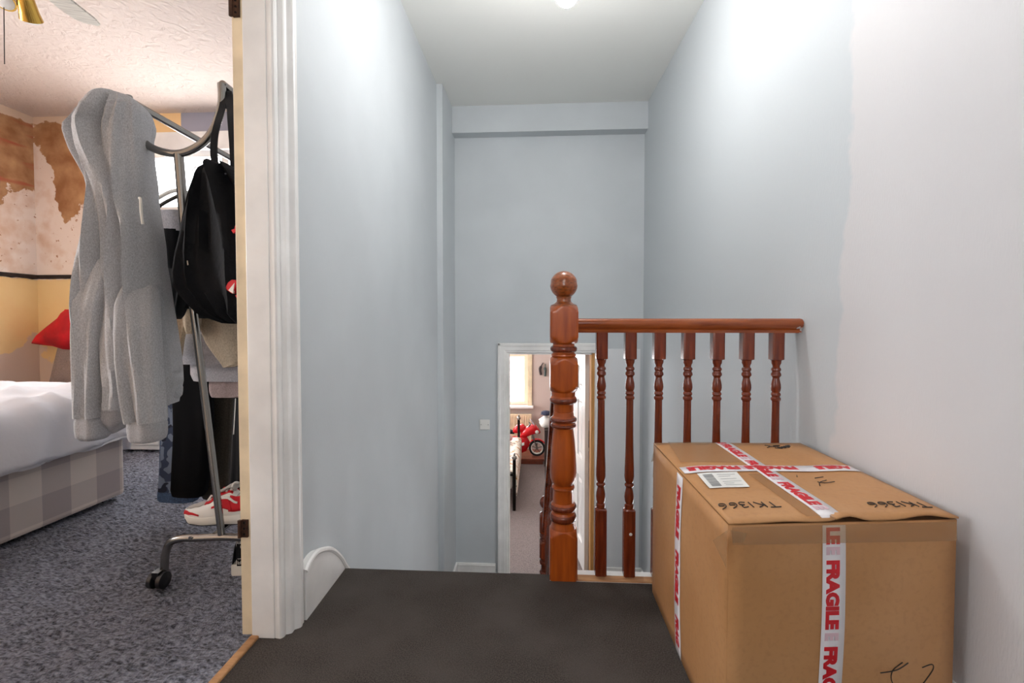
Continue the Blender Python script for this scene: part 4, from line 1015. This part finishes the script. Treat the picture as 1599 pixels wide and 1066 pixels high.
# ---- shoes
def shoe(name, label, origin, heading, L=.29, style='runner', colors=(MWSHOE, MREDSHOE), group=None):
    t_ = thing(name, label, 'shoe', origin, group)
    ch, sh = math.cos(heading), math.sin(heading); O = Vector(origin)
    def W_(x, y, z): return (O.x+x*ch-y*sh, O.y+x*sh+y*ch, O.z+z)
    def interp(tab, t):
        for (a, b), (c, d) in zip(tab, tab[1:]):
            if a <= t <= c: k = (t-a)/(c-a); k = k*k*(3-2*k); return b+(d-b)*k
        return tab[-1][1]
    wid = [(0, .030 if style == 'canvas' else .020), (.06, .034), (.2, .036), (.45, .036), (.7, .046), (.85, .043), (.95, .028), (1, .008)]
    soleT = [(0, .030), (.15, .038), (.45, .030), (.75, .026), (.93, .030), (1, .038)]
    soleB = [(0, .012), (.12, .002), (.7, 0), (.88, .004), (1, .022)]
    top = [(0, .098), (.06, .112), (.18, .094), (.32, .094), (.42, .112), (.52, .104), (.66, .076), (.8, .060), (.92, .050), (1, .040)]
    if style == 'canvas':
        top = [(0, .120), (.05, .138), (.14, .124), (.3, .118), (.42, .120), (.55, .095), (.7, .072), (.85, .058), (1, .036)]
        soleT = [(0, .040), (.5, .034), (.9, .036), (1, .036)]; soleB = [(0, .0), (1, 0)]
    N = 36
    def sole_ring(t):
        w = interp(wid, t)*1.08; a, b = interp(soleB, t), interp(soleT, t)
        return [W_(t*L, y, z) for y, z in ((-w*.9, a), (w*.9, a), (w, a+.006), (w*1.0, b-.004), (w*.95, b), (-w*.95, b), (-w*1.0, b-.004), (-w, a+.006))]
    MB().rings([sole_ring(i/N) for i in range(N+1)]).build('sole', MSOLE, t_, smooth=True, angle=50)
    MB().rings([[(lambda w, a: W_(t*L, s_*w*.92, a+dz))(interp(wid, t)*1.06, interp(soleB, t)) for s_, dz in ((-1, -.003), (1, -.003), (1, .004), (-1, .004))] for t in [i/20 for i in range(1, 20)]]).build('outsole', MBSOLE, t_)
    def U(t, ph, off=0):
        w = interp(wid, t)*.95+off; zb = interp(soleT, t)-.006; h = interp(top, t)-zb+off
        c, s_ = math.cos(ph), math.sin(ph); flat = .55+.3*t
        return W_(t*L, math.copysign(abs(c)**flat, c)*w*(1-.25*max(0, s_)*(1-t)), zb+max(0, s_)**.9*h)
    Mn = 20
    m_ = MB(); m_.rings([[U(.004+.992*i/N, PI*k/Mn) for k in range(Mn+1)] for i in range(N+1)], cap=False, closed=False)
    m_.build('upper', colors[0], t_, smooth=True, angle=60, solid=.003)
    # dark opening
    op = MB(); op.grid(lambda u, v: U(.08+.26*u, PI/2-.62+1.24*v, .0015), 8, 6); op.build('collar_lining', MGSHOE if style == 'runner' else MBLACK, t_, smooth=True)
    def patch(nm, lo_, hi_, t0, t1, mat, off=.0022):
        for sgn in (1, -1):
            p_ = MB(); p_.grid(lambda u, v: (lambda t: U(t, (lo_(u)+(hi_(u)-lo_(u))*v) if sgn > 0 else PI-(lo_(u)+(hi_(u)-lo_(u))*v), off))(t0+(t1-t0)*u), 14, 5)
            p_.build(nm, mat, t_, smooth=True, angle=70, solid=.002)
    if style == 'runner':
        r = colors[1]
        patch('side_panel', lambda u: .30-.1*u, lambda u: .95+.35*math.sin(PI*u), .05, .40, r)
        patch('quarter_panel', lambda u: .22+.25*u, lambda u: .28+.5*math.sin(PI*min(1, u*1.2))+.3*u, .36, .60, r, .003)
        patch('eyestay', lambda u: 1.12-.2*u, lambda u: 1.32-.1*u, .38, .70, r, .003)
        patch('toe_panel', lambda u: .20+.45*u*(1-u), lambda u: .30+.55*u, .74, .985, r, .003)
        patch('swoosh_overlay', lambda u: .62+.2*u, lambda u: .74+.3*u*(1-.3*u), .30, .58, MWSHOE, .0045)
        patch('toe_mesh', lambda u: 1.0, lambda u: PI/2, .70, .95, MGSHOE, .0026)
        tg = MB(); tg.grid(lambda u, v: (lambda p: (p[0], p[1], p[2]+.018*(1-u)))(U(.34+.22*u, PI/2-.42+.84*v, .006)), 8, 4); tg.build('tongue', MGSHOE, t_, smooth=True, solid=.006)
        for k in range(6):
            t = .40+.055*k; MB().tube([U(t, 1.15, .006), U(t+.01, PI/2, .012), U(t+.02, PI-1.15, .006)], .0035, 6).build('lace', MWSHOE if k % 2 else r, t_, smooth=True)
        lo2 = [U(.40, 1.25, .008), U(.37, 1.45, .035), U(.33, 1.5, .045), U(.36, 1.6, .03), U(.40, 1.7, .01)]
        MB().tube(spline(lo2, 5), .0035, 6).build('lace', MWSHOE, t_, smooth=True)
    else:
        st_ = MB(); st_.grid(lambda u, v: W_(-.0045-.012*math.sin(PI*min(1, u))*0+interp([(0, -.000), (.5, -.004), (1, .002)], u), -.010+.02*v, .038+.098*u), 8, 2)
        so = st_.build('heel_strip', MBLACK, t_, solid=.003)
        lines_ = MB()
        for y in (-.010, .009): lines_.add([W_(-.008, y, .04), W_(-.008, y+.0014, .04), W_(-.007, y+.0014, .134), W_(-.007, y, .134)], [(0, 1, 2, 3)])
        for k in range(5):
            z = .046+.018*k; 
            for (ya, za, yb, zb) in ((-.005, 0, .005, 0), (-.005, 0, -.005, .010), (.005, 0, .005, .010), (-.005, .005, .005, .005))[:(2 if k % 2 else 4)]:
                lines_.add([W_(-.0085, ya-.0006, z+za), W_(-.0085, yb+.0006, z+za), W_(-.0085, yb+.0006, z+zb+.0014), W_(-.0085, ya-.0006, z+zb+.0014)], [(0, 1, 2, 3)])
        lines_.build('woven_lettering', MWPL, so)
        MB().rings([[W_(t*L*.0-.002+interp([(0, 0), (1, 0)], t), y, z) for y, z in ((-.022, .0), (.022, 0), (.022, .04), (-.022, .04))] for t in (0, 1)]) 
    return t_
sz = fz*0
bar_top = at(346, 838, YR).z+.006+.008
hx_ = at(290, 820, 1.53).x
shoe('trainer', 'white running trainer with red suede panels on the rack foot', (hx_+.29, 1.545, bar_top+.003), PI+.04, .29)
shoe('trainer', 'grey and white trainer half hidden behind the red-panelled one', (hx_+.40, 1.70, bar_top+.003), PI+.02, .29, colors=(MGSHOE, MPALEGREY))
bs = at(370, 892, 1.50)
shoe('black_sneaker', 'black sneaker with white sole seen from its heel on the carpet', (bs.x, 1.52, .002), PI/2+.12, .28, 'canvas', (MBLACK, MBLACK))

# ================================================================= LOWER ROOM CONTENTS
# radiator under the window
ra_, rb_ = -1.25, -.105
rad = thing('radiator', 'peach panel radiator under the lower room window', 'radiator', (-.6, 7.72, ZL+.12))
m = MB(); m.box(ra_, rb_, 7.66, 7.70, -1.16, -.69); m.build('panel', MCREAM, rad, bevel=.008)
fl2 = MB()
for k in range(28):
    x = ra_+.03+k*(rb_-ra_-.06)/28; fl2.box(x, x+.022, 7.653, 7.66, -1.13, -.72)
fl2.build('flute', MCREAM, rad, bevel=.003)
for x in (ra_+.1, rb_-.1): MB().box(x, x+.03, 7.70, 7.755, -1.1, -.8).build('bracket', MWPL, rad)
# platform and toy motorbike
pf = thing('wooden_platform', 'low reddish wooden platform under the red toy motorbike', 'platform', (-.25, 7.2, ZL))
MPLAT = wood('reddish_platform_wood', (150, 78, 54), (110, 52, 36), .35, (4, 30, 30))
MB().box(-1.1, .10, 7.02, 7.55, ZL+.05, ZL+.09).build('top_board', MPLAT, pf, bevel=.006)
MB().box(-1.08, .08, 7.04, 7.07, ZL, ZL+.05).build('front_rail', MPLAT, pf)
for x in (-1.05, .02): MB().box(x, x+.05, 7.09, 7.53, ZL, ZL+.05).build('bearer', MPLAT, pf)
PZ = ZL+.09; YM = 7.18
mo = thing('toy_motorbike', 'shiny red toy motorbike on the platform seen through the lower doorway', 'toy motorbike', (-.3, YM, PZ))
MRP = M('red_gloss_plastic', (214, 14, 26), .2, coat=.5); MTY = M('tyre_rubber', (24, 22, 24), .8)
wc_ = at(838.5, 697, YM); wr = .128; wcx, wcz = wc_.x, PZ+wr
def wheel(cx_, front):
    pr = [(-.022, wr-.03), (-.026, wr-.012), (-.018, wr-.002), (0, wr), (.018, wr-.002), (.026, wr-.012), (.022, wr-.03), (0, wr-.036)]
    w_ = MB().rings([[(cx_+r*math.cos(2*PI*k/32), YM+y, wcz+r*math.sin(2*PI*k/32)) for y, r in pr] for k in range(33)], cap=False).build('tyre', MTY, mo, smooth=True)
    rr = wr-.038; MB().rings([[(cx_+(rr+a)*math.cos(2*PI*k/32), YM+b, wcz+(rr+a)*math.sin(2*PI*k/32)) for a, b in ((-.006, -.022), (.006, -.022), (.006, .022), (-.006, .022))] for k in range(33)], cap=False).build('rim', MWPL, w_, smooth=True)
    s_ = MB(); s_.lathe([(-.026, .022), (.026, .022)], (cx_, YM, wcz), 16, 'y')
    for k in range(5): a = 2*PI*k/5+.3; s_.tube([(cx_, YM-.012, wcz), (cx_+rr*math.cos(a), YM-.012, wcz+rr*math.sin(a))], .007, 6)
    s_.build('spoke', MCHROME, w_)
wheel(wcx, True); wheel(wcx-.62, False)
for dy in (-.04, .04): MB().tube([(wcx, YM+dy, wcz), (wcx-.06, YM+dy, wcz+.17), (wcx-.10, YM+dy, wcz+.32)], .011, 8).build('fork', MCHROME, mo, smooth=True)
fd = MB(); fd.rings([[(wcx+(wr+.018)*math.cos(a), YM+y, wcz+(wr+.018+e)*math.sin(a)) for y, e in ((-.035, -.012), (-.02, .004), (.02, .004), (.035, -.012))] for a in [math.radians(25+11*i) for i in range(12)]], cap=False, closed=False); fd.build('mudguard', MRP, mo, smooth=True, solid=.006)
def blob(name, secs, mat, ex=2.4):
    """secs along x: (x, zc, half height, half width)"""
    rs_ = []
    for x, z, hh, hw in secs:
        rs_.append([(wcx+x, YM+math.copysign(abs(math.cos(2*PI*k/20))**(2/ex), math.cos(2*PI*k/20))*hw, wcz+z*1.2+.012+math.copysign(abs(math.sin(2*PI*k/20))**(2/ex), math.sin(2*PI*k/20))*hh*1.15) for k in range(20)])
    return MB().rings(rs_).build(name, mat, mo, smooth=True, angle=60)
blob('lower_fairing', [(-.12, .05, .03, .03), (-.17, .05, .11, .06), (-.28, .03, .13, .075), (-.40, .03, .11, .07), (-.48, .02, .05, .05)], MRP)
blob('front_fairing', [(.055, .20, .01, .02), (.03, .215, .04, .05), (-.03, .24, .065, .075), (-.10, .23, .075, .085), (-.2, .19, .07, .08), (-.26, .16, .03, .05)], MRP)
blob('fuel_tank', [(-.16, .24, .02, .04), (-.22, .25, .06, .07), (-.32, .24, .06, .07), (-.38, .21, .03, .05)], MRP)
blob('seat', [(-.36, .19, .02, .05), (-.42, .20, .03, .06), (-.52, .215, .03, .06), (-.56, .23, .02, .05)], MBLACK)
blob('tail', [(-.46, .19, .03, .05), (-.56, .24, .045, .055), (-.68, .29, .03, .04), (-.74, .31, .01, .02)], MRP)
ws = MB(); ws.rings([[(wcx-.03-.02*i, YM+.06*math.sin(a)*(1-i*.12), wcz+.345+.025*i+.02*math.cos(a)) for a in [math.radians(-80+16*k) for k in range(11)]] for i in range(5)], cap=False, closed=False); ws.build('windscreen', M('smoked_plastic', (200, 190, 200), .1), mo, smooth=True, solid=.004)
MB().tube([(wcx-.13, YM-.15, wcz+.37), (wcx-.11, YM-.06, wcz+.38), (wcx-.11, YM+.06, wcz+.38), (wcx-.13, YM+.15, wcz+.37)], .010, 8).build('handlebar', MBLACKPL, mo, smooth=True)
MB().lathe([(0, .03), (-.012, .026), (-.018, .005)], (wcx+.0, YM-.075, wcz+.27), 14, 'y').build('headlamp', MWPL, mo, smooth=True)
decal_ = MB().prism([(wcx-.36, wcz+.02), (wcx-.2, wcz+.06), (wcx-.2, wcz+.10), (wcx-.38, wcz+.07)], 'y', YM-.083, YM-.05).build('white_stripe', MWPL, mo)
# white/blue striped cushion end seen left of the bike on the bed
# bed with metal posts
bp = at(808, 790, 5.3)
lb_ = thing('metal_bed', 'dark metal bed with floral cover just inside the lower doorway', 'bed', (-.8, 5.8, ZL))
def post_(x, y, h):
    MB().tube([(x, y, ZL+.001), (x, y, ZL+h)], .02, 10).build('post', MDARKMETAL, lb_, smooth=True)
    MB().lathe([(0, .012), (.01, .026), (.025, .032), (.045, .026), (.055, .010), (.07, .014), (.085, .004)], (x, y, ZL+h), 14).build('finial', MCHROME, lb_, smooth=True)
pa = at(803, 740, 5.3); 
post_(pa.x, 5.30, at(803, 718, 5.3).z-ZL); post_(-1.15, 5.30, at(803, 718, 5.3).z-ZL); post_(at(810, 700, 6.9).x, 6.90, .72); post_(-1.15, 6.90, 1.05)
MB().tube([(pa.x, 5.3, ZL+.42), (-1.15, 5.3, ZL+.42)], .012, 8).build('end_rail', MDARKMETAL, lb_); MB().tube([(pa.x, 5.3, ZL+.28), (at(810, 700, 6.9).x, 6.9, ZL+.28)], .016, 8).build('side_rail', MDARKMETAL, lb_)
MB().tube([(-1.15, 5.3, ZL+.28), (-1.15, 6.9, ZL+.28)], .016, 8).build('side_rail', MDARKMETAL, lb_)
MB().box(-1.13, -.30, 5.34, 6.86, ZL+.22, ZL+.42).build('mattress', MDARKMETAL if False else M('bed_mattress', (214, 206, 200), .9), lb_, bevel=.04)
def floral():
    m = M('cream_floral_cover', (244, 232, 214), .9); g = G(m)
    c = g.mix(g.step(g.noise(16, 3), .56, .62), (246, 236, 222), (196, 130, 66)); c = g.mix(g.step(g.noise(23, 2), .62, .66), c, (120, 60, 34)); g.color(c); return m
def cov(u, w):
    s = u*1.25; x = -1.14+min(s, .86); dz = max(0, s-.86)
    return (x+.03*min(1, dz/.05), 5.33+w*1.55, ZL+.452-dz*.75+.02*noise.noise(Vector((s*5, w*7, 0))))
m = MB(); m.grid(cov, 30, 30); m.build('cover', floral(), lb_, smooth=True, angle=180, solid=.012)
ps = [(790, 690), (815, 685), (814, 693), (795, 699)]
tag(MB().rings([[(-.62+.26*math.cos(a)*c_, 6.55+.16*math.sin(a)*c_, ZL+.525+h_) for a in [2*PI*k/20 for k in range(20)]] for c_, h_ in ((.7, -.045), (.95, -.02), (1, .01), (.9, .05), (.55, .075))]).build('striped_cushion', M('red_white_cushion', (206, 60, 60), .9, n=(9, .5), c2=(235, 225, 225), stretch=(1, 4, 1)), None, smooth=True), 'red and white cushion on the floral bed near the motorbike', 'cushion')
# desk with clutter by the right
dk = thing('dark_desk', 'dark wooden desk in the lower room half hidden by the newel', 'desk', (.45, 6.6, ZL))
MDK = M('dark_stained_desk', (48, 38, 34), .4)
dx = at(850, 665, 6.45).x
MB().box(dx, .95, 6.35, 7.0, ZL+.67, ZL+.70).build('top', MDK, dk, bevel=.004)
for x, y in ((dx+.01, 6.37), (dx+.01, 6.94), (.9, 6.37), (.9, 6.94)): MB().box(x, x+.04, y, y+.04, ZL, ZL+.67).build('leg', MDK, dk)
MB().box(dx+.05, .9, 6.94, 6.96, ZL+.3, ZL+.67).build('modesty_panel', MDK, dk)
def lump(name, label, cat, c, r, mat, seed):
    m_ = MB(); rs_ = []
    for i in range(9):
        a = -PI/2+PI*i/8; rs_.append([(c[0]+r[0]*max(.02, math.cos(a))*math.cos(2*PI*k/18)*(1+.55*noise.noise(Vector((k*.9, i*.9, seed)))), c[1]+r[1]*max(.02, math.cos(a))*math.sin(2*PI*k/18), c[2]+r[2]*math.sin(a)) for k in range(18)])
    m_.rings(rs_); return tag(m_.build(name, mat, None, smooth=True), label, cat)
q = at(852, 651, 6.5)
lump('white_bag', 'crumpled white carrier bag on the dark desk', 'bag', (q.x, 6.5, ZL+.70+.085), (.09, .10, .085), MWPL, 3)
lump('blue_cap', 'dark blue cap resting on the white bag', 'cap', (q.x+.01, 6.5, ZL+.70+.212), (.075, .09, .035), M('navy_cloth', (44, 48, 72), .9), 6)
# small dark wall ornaments beyond the window
for (xx, yy, nm, lb2) in ((845, 575, 'wall_ornament', 'small dark curved ornament on the far wall right of window'), (851.5, 577, 'wall_ornament', 'small green-grey ornament on the far wall beside the newel')):
    p = at(xx, yy, 7.79); s_ = 1 if xx < 850 else 0
    pts = [p+Vector((.035*s_, -.01, .10)), p+Vector((-.005, -.012, .03)), p+Vector((-.02*s_, -.012, -.02)), p+Vector((-.005, -.01, -.11))]
    tag(MB().tube(spline(pts, 5), [.008]*5+[.022]*5+[.02]*6, 8).build(nm, M('dark_ornament', (52, 44, 46), .5) if s_ else M('green_grey_ornament', (58, 74, 72), .5), None, smooth=True), lb2, 'ornament')
